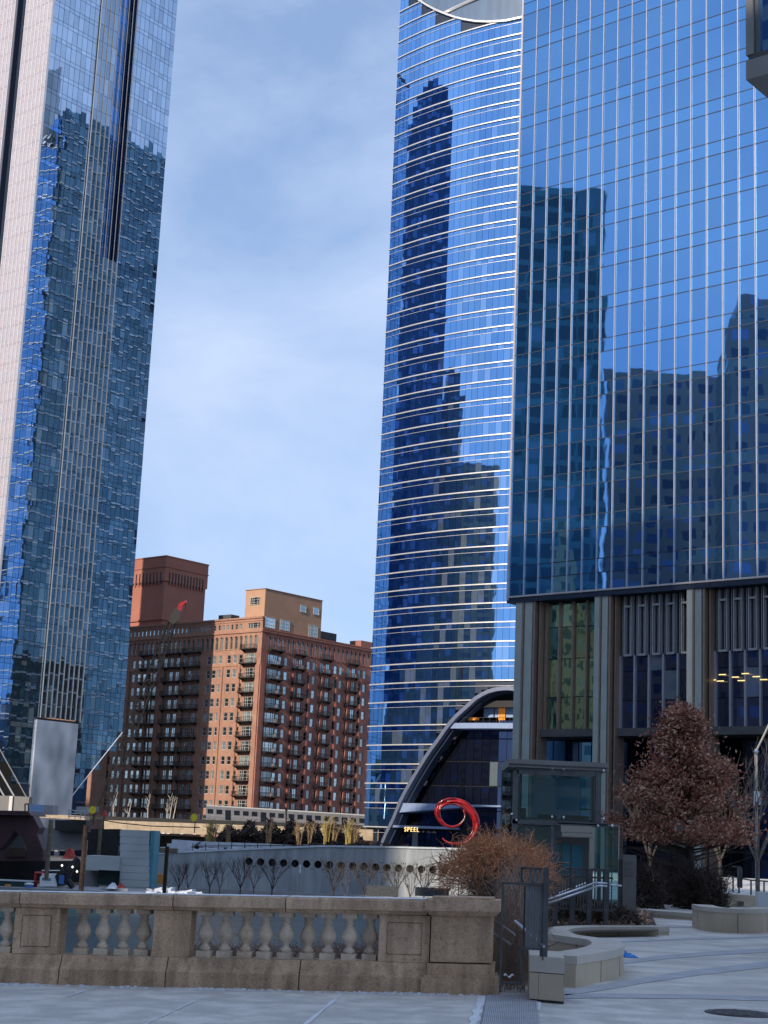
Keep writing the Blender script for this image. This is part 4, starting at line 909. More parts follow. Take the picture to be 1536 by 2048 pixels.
p = [W(205, 1640, 261.9), W(240, 1646, 261.9), W(300, 1652, 261.9), W(400, 1655, 261.9)]; mb.tube(p, .08, 4); part('cable', mb, M['iron'], vd)
# train
def car(px0, px1, lab):
    D = 374; t = thing('train_car', lab, 'train car', W((px0 + px1) / 2, 1652, D), 'elevated train cars')
    y0 = 1609.5 + (px0 - 412) * .062; sl = .062
    def q(x, y): return W(x, y + (x - px0) * sl, D)
    mb = MB(); mb.prism([q(px0, y0 + 2.5), q(px1, y0 + 2.5), q(px1, y0 + 33), q(px0, y0 + 33)], (0, 2.8, 0)); part('body', mb, M['train'], t)
    mb = MB(); mb.prism([q(px0 + 1, y0), q(px1 - 1, y0), q(px1 - 1, y0 + 2.4), q(px0 + 1, y0 + 2.4)], (0, 2.6, 0)); part('roof', mb, M['ltconc'], t)
    n = 9; wd = (px1 - px0) / n
    for k in range(n):
        mb = MB(); a, b = px0 + wd * (k + .18), px0 + wd * (k + .82); y = 8
        f = [q(a, y0 + y), q(b, y0 + y), q(b, y0 + y + (9 if k not in (2, 6) else 20)), q(a, y0 + y + (9 if k not in (2, 6) else 20))]; f = [v - [0, .05, 0] for v in f]; mb.prism(f, (0, .04, 0)); part('window' if k not in (2, 6) else 'door', mb, M['dglass'], t)
    mb = MB(); f = [q(px0, y0 + 20), q(px1, y0 + 20), q(px1, y0 + 21), q(px0, y0 + 21)]; f = [v - [0, .03, 0] for v in f]; mb.prism(f, (0, .03, 0)); part('side_stripe', mb, M['midconc'], t)
    mb = MB(); mb.prism([q(px0 + 3, y0 + 33.2), q(px1 - 3, y0 + 33.2), q(px1 - 3, y0 + 38), q(px0 + 3, y0 + 38)], (0, 2.4, 0)); part('undercarriage', mb, M['iron'], t)
car(412, 571, 'silver elevated train car, the left one with its end showing'); car(574, 733, 'silver elevated train car, coupled behind on the right'); car(736, 800, 'short visible end of the last silver train car at the curved tower')
# signals, cone and rail equipment on the viaduct
for px, y0, lb in ((183, 1613, 'round yellow signal target beside the steel tower foot'), (386, 1628, 'yellow signal target just left of the train')):
    t = thing('rail_signal', lb, 'signal', W(px, y0 + 26, 257)); mb = MB(); c = W(px + 2, y0 + 7, 256.6); pts = [c + [math.cos(q) * .55, 0, math.sin(q) * .62] for q in np.linspace(0, 6.283, 13)[:-1]]; mb.prism(pts, (0, .12, 0)); part('yellow_target', mb, M['yellow'], t)
    mb = MB(); mb.tube([c + [.2, .2, .2], c + [.2, .2, -2.4]], .08, 5); part('signal_post', mb, M['iron'], t)
    mb = MB(); wb(mb, px + 7, px + 13, y0, y0 + 11, 257, .4); part('signal_head', mb, M['midconc'], t)
mb = MB(); c = W(209, 1633, 256); mb.lathe(c, [(.55, 0), (.5, .1), (.15, .95), (.05, 1.0)], 10); solo('traffic_cone', mb, M['redtarp'], 'red cone on the viaduct right of the yellow signal', 'cone')
t = thing('deck_railing', 'pale pipe railing on the viaduct before the steel tower foot', 'railing', W(150, 1632, 255))
for y in (1621, 1627, 1633): mb = MB(); mb.tube([W(136, y - 1, 255), W(172, y + 1.5, 255)], .07, 5); part('rail', mb, M['ltconc'], t)
for x in (138, 150, 161, 170): mb = MB(); mb.tube([W(x, 1620, 255), W(x, 1638, 255)], .07, 5); part('post', mb, M['ltconc'], t)
mb = MB(); wb(mb, 152, 174, 1613, 1628, 259, 2); solo('relay_cabinet', mb, M['midconc'], 'grey cabinet behind the pale pipe railing', 'cabinet')
t = thing('equipment_shed', 'blue and grey equipment shed on the bridge deck at the tower foot', 'shed', W(80, 1628, 240)); mb = MB(); wb(mb, 57, 88, 1609, 1628, 240, 4); part('blue_panel', mb, M['ltblue'], t); mb = MB(); wb(mb, 88.3, 106, 1610.5, 1629, 240, 4); part('grey_panel', mb, M['midconc'], t)
mb = MB()
for x in (50, 57): mb.tube([W(x, 1608, 239), W(x, 1626, 239)], .1, 4)
mb.tube([W(50, 1608, 239), W(57, 1608, 239)], .1, 4); part('ladder_frame', mb, M['green'], t)
# bascule bridge at left
bb = thing('bascule_bridge', 'dark maroon steel bascule bridge leaf with curved cut-outs at the left edge', 'bridge', W(40, 1720, 165))
def pl(pts, D, dep, m, name, parent=bb): mb = MB(); mb.prism([W(x, y, D) for x, y in pts], (0, dep, 0)); return part(name, mb, m, parent)
pl([(-80, 1619), (56, 1622), (62, 1631), (-80, 1628)], 164, 8, M['maroon'], 'top_chord')
pl([(28, 1631), (66, 1632), (78, 1655), (74, 1668), (86, 1700), (86, 1716), (52, 1716), (54, 1700), (46, 1676), (30, 1662)], 165, 3, M['maroon'], 'web_plate')
pl([(28, 1631), (30, 1662), (8, 1690), (-2, 1700), (-30, 1700), (-14, 1668), (-60, 1640), (-60, 1629)], 165.2, 3, M['maroon'], 'web_plate')
pl([(-80, 1700), (46, 1702), (86, 1716), (86, 1722), (-80, 1722)], 164.6, 3, M['maroon'], 'bottom_chord')
pl([(-80, 1632), (60, 1634), (60, 1700), (-80, 1700)], 171, 1, M['midconc'], 'pier_wall_behind')
pl([(14, 1695), (48, 1695), (50, 1714), (12, 1714)], 164.2, .3, M['rust'], 'rust_patch')
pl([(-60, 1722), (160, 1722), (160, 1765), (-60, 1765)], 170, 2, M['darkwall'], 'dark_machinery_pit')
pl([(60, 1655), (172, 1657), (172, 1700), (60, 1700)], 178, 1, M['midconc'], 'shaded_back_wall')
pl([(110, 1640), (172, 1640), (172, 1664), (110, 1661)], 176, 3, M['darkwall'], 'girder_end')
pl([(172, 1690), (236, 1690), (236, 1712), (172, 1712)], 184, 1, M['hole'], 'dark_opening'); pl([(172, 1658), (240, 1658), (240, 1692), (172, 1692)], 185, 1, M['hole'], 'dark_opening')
# concrete kiosk towers
ct = thing('bridge_house', 'pale concrete block tower beside the bridge with a blue glass edge', 'bridge house', W(270, 1778, 168))
y = 1660; k = 0
while y < 1776:
    mb = MB(); y2 = min(1776, y + 14.3); wb(mb, 240, 297.5, y, y2 - .5, 168, 5); part('concrete_panel', mb, M['ltconc'], ct); y = y2
mb = MB(); wb(mb, 241, 296, 1661, 1776, 168.3, 4.5); part('tower_core', mb, M['midconc'], ct)
mb = MB(); wb(mb, 298, 306, 1661, 1776, 168.5, 4.4); part('glass_edge', mb, M['teal'], ct)
mb = MB(); wb(mb, 170, 239, 1712, 1740, 167, 5); solo('concrete_hopper', mb, M['ltconc'], 'pale concrete box left of the bridge house, raised over the deck', 'concrete box')
mb = MB(); wb(mb, 196, 240, 1741, 1770, 169, 1); solo('site_hoarding', mb, M['green'], 'dark blue hoarding below the raised concrete box', 'hoarding')
mb = MB(); wb(mb, 160, 196, 1741, 1774, 170, 1); solo('stained_wall', mb, M['midconc'], 'short grey wall left of the dark blue hoarding', 'wall')
# piles and posts
for px, y0, y1, D, wpx, m_, lb in ((163, 1650, 1780, 150, 5.0, 'rust', 'tall rusty mooring pile left of the raised concrete box'), (329, 1693, 1790, 120, 3.8, 'rust', 'rusty steel pile rising before the left end of the porthole wall'), (97, 1640, 1716, 150, 4.5, 'timber', 'weathered timber post right of the maroon bridge'), (199, 1638, 1696, 176, 3.6, 'timber', 'timber post hanging before the dark opening'), (173, 1680, 1706, 150, 2.0, 'timber', 'short timber stake beside the tall rusty pile')):
    a = W(px + (y0 - y1) * -.0 - 1, y1, D); b = W(px + 2, y0, D); b[0] = a[0]; mb = MB(); r = wpx / FPX * D; n = 8
    mb.tube([a - [0, 0, 2], b], r, n); solo('mooring_pile' if m_ == 'rust' else 'timber_post', mb, M[m_], lb, 'post')
# work barge
DB = 158
bg_ = thing('work_barge', 'flat grey work barge carrying machinery at the left', 'barge', W(120, 1795, DB))
mb = MB(); A = W(-60, 1779, DB); B = W(292, 1784, DB); mb.abox(A[0], B[0], DB - 3, DB + 9, -5.6, B[2]); part('deck', mb, M['midconc'], bg_)
zdk = B[2]
mb = MB(); wb(mb, 200, 255, 1776, 1784, DB - 1, .3); part('bulwark', mb, M['ltconc'], bg_)
gc = thing('green_container', 'long dark green container with an orange label', 'container', W(25, 1781, DB)); mb = MB(); wb(mb, -40, 62, 1762, 1781, DB - 1, 3); part('body', mb, M['green'], gc)
mb = MB(); wb(mb, 10, 22, 1768.5, 1772.5, DB - 1.05, .04); part('orange_label', mb, M['orange'], gc); mb = MB(); wb(mb, -41, 63, 1760.6, 1762, DB - 1.1, 3.2); part('rim', mb, M['ltconc'], gc)
t = thing('blue_barrel', 'blue plastic barrel with white top beside the green container', 'barrel', W(57, 1783, DB - 2)); c = W(57, 1783, DB - 2); mb = MB(); mb.lathe(c, [(.38, 0), (.42, .2), (.42, .45), (.38, .62)], 14); part('drum', mb, M['bluepaint'], t); mb = MB(); mb.lathe(c, [(.44, .63), (.45, .75), (.2, .82)], 14); part('lid', mb, M['white'], t)
ex = thing('white_excavator', 'white and grey tracked excavator with black boom on the barge', 'excavator', W(105, 1783, DB))
mb = MB(); mb.prism([W(x, y, DB - .5) for x, y in ((80, 1754), (84, 1750), (110, 1750), (114, 1762), (114, 1773), (79, 1773))], (0, 2.6, 0)); part('body', mb, M['white'], ex)
mb = MB(); wb(mb, 84, 102, 1756, 1761, DB - .56, .05); part('green_marking', mb, M['teal'], ex)
mb = MB(); mb.prism([W(x, y, DB - .6) for x, y in ((110, 1752), (118, 1742), (126, 1745), (130, 1758), (128, 1772), (115, 1772))], (0, 1.8, 0)); part('cab', mb, M['dglass'], ex)
mb = MB(); wb(mb, 118, 128, 1750, 1768, DB - .66, .05); part('cab_door', mb, M['bluepaint'], ex)
mb = MB(); mb.prism([W(x, y, DB - .4) for x, y in ((76, 1774), (134, 1774), (130, 1781), (80, 1781))], (0, 2.8, 0)); part('track', mb, M['ltconc'], ex)
mb = MB(); mb.tube([W(128, 1768, DB), W(140, 1738, DB), W(157, 1716, DB)], [.35, .42, .3], 6); part('boom', mb, M['iron'], ex)
mb = MB(); mb.tube([W(122, 1738, DB), W(134, 1758, DB), W(146, 1776, DB)], [.2, .3, .3], 6); part('stick', mb, M['iron'], ex)
for x, y in ((124, 1731), (145, 1734), (154, 1743)): mb = MB(); c = W(x, y, DB - .8); mb.lathe(c, [(.02, -.12), (.12, 0), (.02, .12)], 8); part('work_lamp', mb, M['whiteglow'], ex)
for y in (1741, 1748): mb = MB(); mb.tube([W(84, y, DB - .4), W(120, y, DB - .4)], .05, 4); part('guard_rail', mb, M['white'], ex)
t = thing('steel_trestle', 'red steel trestle standing left of the excavator', 'frame', W(75, 1783, DB + 1))
for a, b in (((71, 1746), (71, 1782)), ((84, 1746), (84, 1760)), ((70, 1746), (86, 1746)), ((71, 1764), (80, 1764))): mb = MB(); mb.tube([W(*a, DB + .8), W(*b, DB + .8)], .14, 4); part('tube', mb, M['red'], t)
def blob(name, px0, px1, py0, py1, D, m, label, cat, seed=1):
    rd = random.Random(seed); mb = MB(); a = W(px0, py1, D); b = W(px1, py0, D); n = 9; Z = {}
    for i in range(n + 1):
        for j in range(5):
            f = math.sin(math.pi * i / n) * math.sin(math.pi * j / 4) ** .5 if j not in (0, 4) else 0
            mb.v.append((a[0] + (b[0] - a[0]) * i / n, D + j * .5, a[2] + (b[2] - a[2]) * max(0, f) * rd.uniform(.55, 1.1)))
    for i in range(n):
        for j in range(4): q = i * 5 + j; mb.f.append((q, q + 5, q + 6, q + 1))
    return solo(name, mb, m, label, cat)
blob('red_tarp', 122, 152, 1694, 1717, 160, M['redtarp'], 'crumpled red tarpaulin heap hanging right of the timber post', 'tarpaulin', 3)
blob('red_tarp', 228, 248, 1766, 1778, 157, M['redtarp'], 'small red tarpaulin at the foot of the bridge house', 'tarpaulin', 5)
blob('white_sheet', 212, 232, 1765, 1777, 156, M['snow'], 'crumpled white sheet below the raised concrete box', 'sheet', 6)
mb = MB()
for i in range(90):
    p = W(random.uniform(288, 392), 1789, 150 + random.random() * 10); p[2] = zdk - .4 + random.random() * .3; s_ = random.uniform(.3, 1.1); mb.box(p, (s_, random.uniform(-.4, .4), random.uniform(-.2, .3)), (random.uniform(-.3, .3), s_, 0), (0, 0, random.uniform(.1, .45)))
solo('snowy_rubble', mb, M['snow'], 'pile of snow covered rubble around the foot of the rusty pile', 'rubble', kind='stuff')
mb = MB(); wb(mb, 306, 328, 1748, 1768, 175, 1.5); solo('wooden_crate', mb, M['orange'], 'brown plywood crate right of the bridge house', 'crate')
mb = MB(); wb(mb, 304, 354, 1696, 1706, 186, 1); solo('plywood_hoarding', mb, M['timber'], 'tan plywood strip above the crate behind the rusty pile', 'hoarding')
# birches in front of the warehouse
for i, (px, y0) in enumerate(((219, 1585), (226, 1583), (254, 1600), (295, 1588), (334, 1606), (339, 1592), (346, 1594))):
    b = W(px, 1640, 380); h = W(px, y0, 380)[2] - b[2]; mb = MB(); rd = random.Random(i)
    mb.tube([b, b + [rd.uniform(-.3, .5), 0, h * .5], b + [rd.uniform(-.4, .9), 0, h]], [.16, .12, .04], 5)
    for k in range(7): f = rd.uniform(.3, .95); s_ = b + [0, 0, h * f]; mb.tube([s_, s_ + [rd.uniform(-1, 1), 0, rd.uniform(.5, 1.4)]], [.05, .02], 3)
    solo('birch_tree', mb, M['palebark'], 'thin pale birch before the shaded brick wall, %s from the left' % ordn[i], 'tree', 'birches behind the viaduct')
# crane boom
cr = thing('crane_boom', 'dark lattice crane boom with a red tip leaning across the brick building', 'crane', W(205, 1640, 305))
A = W(196, 1640, 305); B = W(352, 1224, 305); ax = B - A; Ln = np.linalg.norm(ax); ax /= Ln; sd_ = np.cross(ax, [0, 1, 0]); sd_ /= np.linalg.norm(sd_); nd = np.cross(ax, sd_)
def wid(f): return .92 if f < .82 else .92 - (f - .82) / .18 * .4
mb = MB(); C4 = [(-1, -1), (1, -1), (1, 1), (-1, 1)]; n = 30
def cp(f, i): return A + ax * Ln * f + sd_ * C4[i][0] * wid(f) + nd * C4[i][1] * wid(f) * .8
for i in range(4): mb.tube([cp(0, i), cp(.82, i), cp(1, i)], .09, 4)
part('chords', mb, M['iron'], cr)
mb = MB()
for k in range(n):
    for i in range(4): mb.tube([cp(k / n, i), cp((k + 1) / n, (i + 1) % 4)], .055, 3, cap=False); mb.tube([cp((k + 1) / n, i), cp((k + 1) / n, (i + 1) % 4)], .06, 3, cap=False)
part('lattice', mb, M['iron'], cr, kind='stuff')
mb = MB(); mb.prism([W(x, y, 304.5) for x, y in ((352, 1224), (358, 1207), (364, 1204), (372, 1200), (373, 1204), (366, 1210), (360, 1228))], (0, 1.2, 0)); part('red_tip', mb, M['red'], cr)
mb = MB(); mb.tube([W(371, 1203, 305), W(371, 1224, 305)], .05, 3); mb.tube([W(362, 1209, 305), W(330, 1300, 305), W(290, 1400, 305)], .05, 3); part('hoist_rope', mb, M['iron'], cr)
mb = MB(); mb.prism([W(x, y, 304) for x, y in ((337, 1243), (345, 1224), (352, 1215), (362, 1222), (358, 1240), (348, 1248))], (0, .5, 0)); part('head_plate', mb, M['iron'], cr)
# red swirl sculpture
sc = thing('red_swirl_sculpture', 'glossy red spiral sculpture shaped like a curling comma', 'sculpture', W(915, 1692, 203))
ctl = [(1096, 300, 8), (1118, 345, 6), (1100, 395, 7), (1055, 432, 9), (1000, 442, 11), (945, 418, 18), (908, 370, 26), (895, 310, 34), (925, 262, 36), (980, 238, 36), (1040, 238, 40), (1100, 258, 46), (1150, 300, 50), (1190, 355, 46), (1205, 415, 40), (1190, 480, 34), (1150, 530, 26), (1095, 560, 18), (1030, 572, 15), (985, 562, 13), (955, 540, 9), (936, 518, 3)]
ctl = [(640 + x / 3.84, 1540 + y / 3.84, wv / 3.84) for x, y, wv in ctl]
m = len(ctl); T = np.linspace(0, m - 1, 90); cxs = np.interp(T, range(m), [c[0] for c in ctl]); cys = np.interp(T, range(m), [c[1] for c in ctl]); cws = np.interp(T, range(m), [c[2] for c in ctl])
kern = np.ones(5) / 5; sm = lambda a: np.concatenate([a[:2], np.convolve(a, kern, 'valid'), a[-2:]]); cxs, cys = sm(cxs), sm(cys)
for k in range(30):
    i0_ = random.choice([0, 0, 8, 14, 22, 30, 40]); i1_ = random.choice([89, 89, 80, 72, 60, 86]); off0 = random.uniform(-1, 1); dr = random.uniform(-.5, .5); dy = random.uniform(-1, 1); pts = []; rr = []
    for i in range(i0_, i1_ + 1, 2):
        f = (i - i0_) / max(1, i1_ - i0_); tx = cxs[min(i + 1, 89)] - cxs[i - 1 if i else 0]; ty = cys[min(i + 1, 89)] - cys[i - 1 if i else 0]; l = math.hypot(tx, ty) + 1e-6
        o = max(-1, min(1, off0 + dr * math.sin(f * 5 + k))) * cws[i] * .46; p = W(cxs[i] - ty / l * o, cys[i] + tx / l * o, 203 + dy * cws[i] * .035 + .15 * math.sin(i * .3 + k)); pts.append(p)
        rr.append(max(.02, (.065 + .11 * min(1, cws[i] / 10)) * math.sin(math.pi * min(1, max(.08, f))) ** .5 + .01))
    if len(pts) > 4: mb = MB(); mb.tube(pts, rr, 6); part('strand', mb, M['red'] if k % 3 else M['red2'], sc, smooth=True)
mb = MB(); c = W(925, 1689, 203); mb.tube([c, c - [0, 0, 1.5]], .25, 8); part('base_post', mb, M['midconc'], sc)
# near sun-lit rock bank under the vine, right end of the wall
# ================================================================== FOREGROUND: pavement
BLp, BRp = W(0, 1965, 18.5), W(965, 1988, 18.0)
slope = (BRp[2] - BLp[2]) / (BRp[0] - BLp[0])
def gz(x): return BRp[2] + min(0, (x - BRp[0])) * slope
z0g = BRp[2]
def gnd(px, py, dz=0.0):
    p = G(px, py, z0g + dz)
    if p[0] < BRp[0]:
        for _ in range(4): p = G(px, py, gz(p[0]) + dz)
    return p
xe = BRp[0]
mb = MB()
def slab(x0, x1, y0, y1):
    a = [(x0, y0), (x1, y0), (x1, y1), (x0, y1)]; mb.prism([(x, y, gz(x) - .5) for x, y in a], (0, 0, .5))
slab(-40, xe, -30, 18.9); slab(xe, 60, -30, 18.35)
struct('sidewalk', mb, M['pave'])
mb = MB(); xq = G(1003, 1988, z0g)[0]
mb.prism([(xq, 18.351, z0g - .5), (60, 18.351, z0g - .5), (60, 95, z0g - .5), (9.2, 95, z0g - .5), (xq + .6, 30, z0g - .5)], (0, 0, .5)); struct('plaza_paving', mb, M['paver'])
def ribbon(px_pts, wpx, dz, m, name, kind='structure', parent=None):
    mb = MB(); up = [gnd(x, y - wpx / 2, dz) for x, y in px_pts]; dn = [gnd(x, y + wpx / 2, dz) for x, y in px_pts]
    for k in range(len(px_pts) - 1): mb.quad(dn[k], dn[k + 1], up[k + 1], up[k])
    return part(name, mb, m, parent, kind=kind)
for i, (pts, wd) in enumerate((([(1232, 1926), (1300, 1917), (1400, 1908), (1540, 1900)], 8), ([(1130, 1985), (1200, 1975), (1300, 1958), (1400, 1944), (1540, 1928)], 12), ([(1100, 1993), (1200, 1991), (1400, 1993), (1560, 1998)], 9), ([(1225, 1884), (1340, 1879), (1540, 1873)], 3.2), ([(1300, 1856), (1400, 1852), (1540, 1848)], 2.6))): ribbon(pts, wd, .005, M['band'], 'granite_band')
def line(pts, wpx, name, m=M['salt'], dz=.006):
    mb = MB(); q = [gnd(x, y, dz) for x, y in pts]; rd = random.Random(int(pts[0][0])); n = 14
    for (a, b) in zip(q[:-1], q[1:]):
        d = b - a; nn = np.array([-d[1], d[0], 0]) / np.linalg.norm(d[:2]); pr = None
        for k in range(n + 1):
            p = a + d * k / n; w0 = wpx * .0055 * rd.uniform(.3, 1.2); c = (p - nn * w0, p + nn * w0)
            if pr: mb.quad(pr[0], c[0], c[1], pr[1])
            pr = c
    part(name, mb, m, kind='structure')
line([(682, 1989), (612, 2047), (560, 2090)], 4, 'salted_joint'); line([(391, 2001), (290, 2048), (230, 2078)], 2.5, 'salted_joint'); line([(172, 1980), (133, 1993)], 3, 'salted_joint'); line([(966, 1991), (946, 2048), (930, 2090)], 11, 'salted_joint'); line([(1076, 1990), (1077, 2020)], 5, 'salted_joint')
mb = MB(); mb.quad(gnd(958, 2060, .007), gnd(1080, 2060, .007), gnd(1073, 1990, .007), gnd(972, 1990, .007)); ob = part('steel_grate', mb, M['grate'], None, kind='structure')
ga, gb, gc_, gd = gnd(958, 2060, .008), gnd(1080, 2060, .008), gnd(1073, 1990, .008), gnd(972, 1990, .008)
mb = MB()
for k in range(1, 30):
    f = k / 30; a = ga + (gb - ga) * f; b = gd + (gc_ - gd) * f; mb.box(a, (.012, 0, 0), b - a, (0, 0, .008))
for k in range(1, 40): f = k / 40; a = ga + (gd - ga) * f; b = gb + (gc_ - gb) * f; mb.box(a, b - a, (0, .012, 0), (0, 0, .007))
part('grate_bars', mb, M['band'], None, kind='stuff')
# snow crumbs along the balustrade foot
mb = MB()
for i in range(420):
    px = random.choice([random.uniform(0, 1000), random.gauss(30, 30), random.gauss(430, 40), random.gauss(800, 50)]); p = gnd(px, np.interp(px, [0, 965], [1968, 1990]) + random.random() * 3 + 1); s_ = random.uniform(.01, .05)
    mb.box(p, (s_, random.uniform(-.02, .02), 0), (0, s_ * .6, 0), (0, 0, random.uniform(.004, .022)))
part('snow_crumbs', mb, M['salt'], None, kind='stuff')
# ------------------------------------------------------------------ balustrade
ud = (BRp - BLp); UL = np.linalg.norm(ud[:2]); uh = ud / UL; nb = np.array([-uh[1], uh[0], 0]); nb = nb / np.linalg.norm(nb)   # nb: away from viewer
bs = thing('stone_balustrade', 'weathered stone balustrade with vase shaped balusters along the pavement edge', 'balustrade', BRp)
BF = Flat(BLp, np.array([uh[0], uh[1], 0]) / np.linalg.norm(uh[:2]), nb)
def bu(px, py=1870):                                                  # pixel -> distance along the wall
    return BF.hit(px, py)[0]
def bp(u, h, o): p = BF.P + BF.d * u + nb * o; p[2] = BLp[2] + (BRp[2] - BLp[2]) * u / UL + h; return p
def bbox_(mb, u0, u1, h0, h1, o0, o1):
    pts = [bp(u0, h0, o0), bp(u1, h0, o0), bp(u1, h0, o1), bp(u0, h0, o1)]; mb.prism(pts, (0, 0, h1 - h0))
def pxh(px, y): u, z = BF.hit(px, y); return z - (BLp[2] + (BRp[2] - BLp[2]) * u / UL)
hT = pxh(700, 1796); hcap0 = pxh(700, 1819); hm = pxh(700, 1828); hb1 = pxh(700, 1922); hb0 = pxh(700, 1944)
def profile_block(name, u0, u1, prof, m, lab=None):
    """extrude a side profile (offset, height) between u0 and u1 with slightly worn ends"""
    mb = MB(); n = 5; k = len(prof); i0 = 0; rd = random.Random(int(u0 * 100))
    for s_ in range(n + 1):
        u = u0 + (u1 - u0) * s_ / n
        for (o, h) in prof: mb.v.append(tuple(bp(u, h + rd.uniform(-.003, .003), o + rd.uniform(-.003, .003))))
    for s_ in range(n):
        for j in range(k): mb.f.append((s_ * k + j, s_ * k + (j + 1) % k, (s_ + 1) * k + (j + 1) % k, (s_ + 1) * k + j))
    mb.f.append(tuple(range(k))); mb.f.append(tuple(n * k + j for j in reversed(range(k)))); return part(name, mb, m, bs, lab)
capP = [(-.085, hT), (-.095, hT - .02), (-.095, hcap0), (-.05, hcap0 - .012), (-.05, hcap0 - .03), (-.015, hm), (.34, hm), (.40, hcap0), (.40, hT)]
baseP = [(-.10, -.03), (-.10, hb0 - .035), (-.06, hb0 + .01), (-.01, hb1), (.33, hb1), (.42, hb0), (.42, -.03)]
cj = [-60, 38, 345, 570, 854]; g_ = .006
for a, b in zip(cj[:-1], cj[1:]): profile_block('cap_stone', bu(a) + g_, bu(b) - g_, capP, M['stonecap'])
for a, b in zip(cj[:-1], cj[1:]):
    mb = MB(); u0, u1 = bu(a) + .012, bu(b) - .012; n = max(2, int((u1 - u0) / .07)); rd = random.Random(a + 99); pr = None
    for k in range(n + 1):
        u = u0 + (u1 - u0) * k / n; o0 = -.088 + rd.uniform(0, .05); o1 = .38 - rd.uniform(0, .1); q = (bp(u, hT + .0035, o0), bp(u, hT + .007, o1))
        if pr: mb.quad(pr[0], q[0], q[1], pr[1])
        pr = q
    part('frost_layer', mb, M['salt'], bs)  # thin pale strip painted in for sky light along the cap edge
bj = [-60, 121, 334, 600, 854]
for a, b in zip(bj[:-1], bj[1:]): profile_block('base_stone', bu(a, 1960) + g_, bu(b, 1960) - g_, baseP, M['stone'])
def pedestal(p0, p1, panel, lab=None):
    mb = MB(); a, b = bu(p0), bu(p1); bbox_(mb, a, b, hb1 + .002, hm - .002, .0, .31); q = part('pedestal', mb, M['stone'], bs, lab)
    if panel:
        a2, b2 = a + .085, b - .085; h0, h1 = hb1 + .075, hm - .075; mb = MB()
        bbox_(mb, a + .003, b - .003, h1, hm - .004, -.014, -.001); bbox_(mb, a + .003, b - .003, hb1 + .004, h0, -.014, -.001); bbox_(mb, a + .003, a2, h0 + .0005, h1 - .0005, -.014, -.001); bbox_(mb, b2, b - .003, h0 + .0005, h1 - .0005, -.014, -.001)
        part('panel_border', mb, M['stonecap'], q)
        mb = MB(); bbox_(mb, a2 + .014, b2 - .014, h0 + .014, h1 - .014, -.012, -.001); part('panel_field', mb, M['stonecap'], q)
pedestal(27, 117, True); pedestal(306, 380, False); pedestal(758, 860, True)
prof = [(.070, 0), (.070, .085), (.056, .088), (.050, .10), (.058, .112), (.056, .13), (.034, .165), (.030, .18), (.036, .20), (.055, .235), (.0745, .275), (.0785, .31), (.072, .35), (.058, .395), (.044, .435), (.036, .465), (.035, .475), (.046, .482), (.046, .495), (.037, .50), (.036, .525), (.048, .54), (.054, .552), (.054, .56)]
HB = hm - hb1; sc_ = HB / .62
bm = MB(); pr = [(r, (z) * sc_ if z > .0 else 0) for r, z in prof]
bm.lathe((0, 0, 0), [(r * 1.16, z * sc_) for r, z in prof[2:]], 24)
q_ = .080
for z0_, z1_ in ((0, .087), (.56, .618)): bm.box((-q_, -q_, z0_ * sc_), (2 * q_, 0, 0), (0, 2 * q_, 0), (0, 0, (z1_ - z0_) * sc_))
bme = [mesh('baluster', bm, M['balus'], smooth=False), mesh('baluster', bm, M['balus2'])]
for me in bme:
    for p in me.polygons: p.use_smooth = len(p.vertices) == 4 and abs(p.normal.z) < .97 and abs(p.center.x) != q_ and p.index < 24 * 21 
bal = [7, 160, 201, 242, 282, 406.5, 447, 488.6, 527.5, 569, 613.6, 654, 697, 738.5, -34]
for i, px in enumerate(bal):
    u = bu(px); o = bp(u, hb1, .12); a = random.uniform(-.03, .03); c, s_ = math.cos(a), math.sin(a)
    piece('baluster', bme[i % 3 == 1], o, BF.d * c + nb * s_, nb * c - BF.d * s_, UP, bs)
# end pier
pa, pb = bu(862.5), bu(986)
mb = MB(); bbox_(mb, pa, pb, hb1 + .015, hm + .0, -.07, .45); ep = part('end_pier', mb, M['stone'], bs, 'solid square end pier of the balustrade')
def ring(name, u0, u1, prof2, m):
    mb = MB()
    for (o, h0, h1) in prof2: bbox_(mb, u0 - o, u1 + o, h0, h1, -.07 - o, .45 + o)
    part(name, mb, m, bs)
hT2 = pxh(930, 1799)
ring('pier_cap', pa, pb, [(.075, hcap0 + .01, hT2), (.055, hcap0 - .012, hcap0 + .009), (.035, hcap0 - .035, hcap0 - .013), (.012, hm + .001, hcap0 - .036), (.0, hT2 + .001, hT2 + .025)], M['stonecap'])
ring('pier_base', pa, pb, [(.085, -.03, hb0 - .03), (.06, hb0 - .029, hb0 - .002), (.03, hb0 - .001, hb1 + .0)], M['stone'])
# ------------------------------------------------------------------ low river bank behind the balustrade
mb = MB(); mb.abox(-30, 30, 18.95, 19.25, -6, z0g - .02); struct('embankment_wall', mb, M['midconc'])
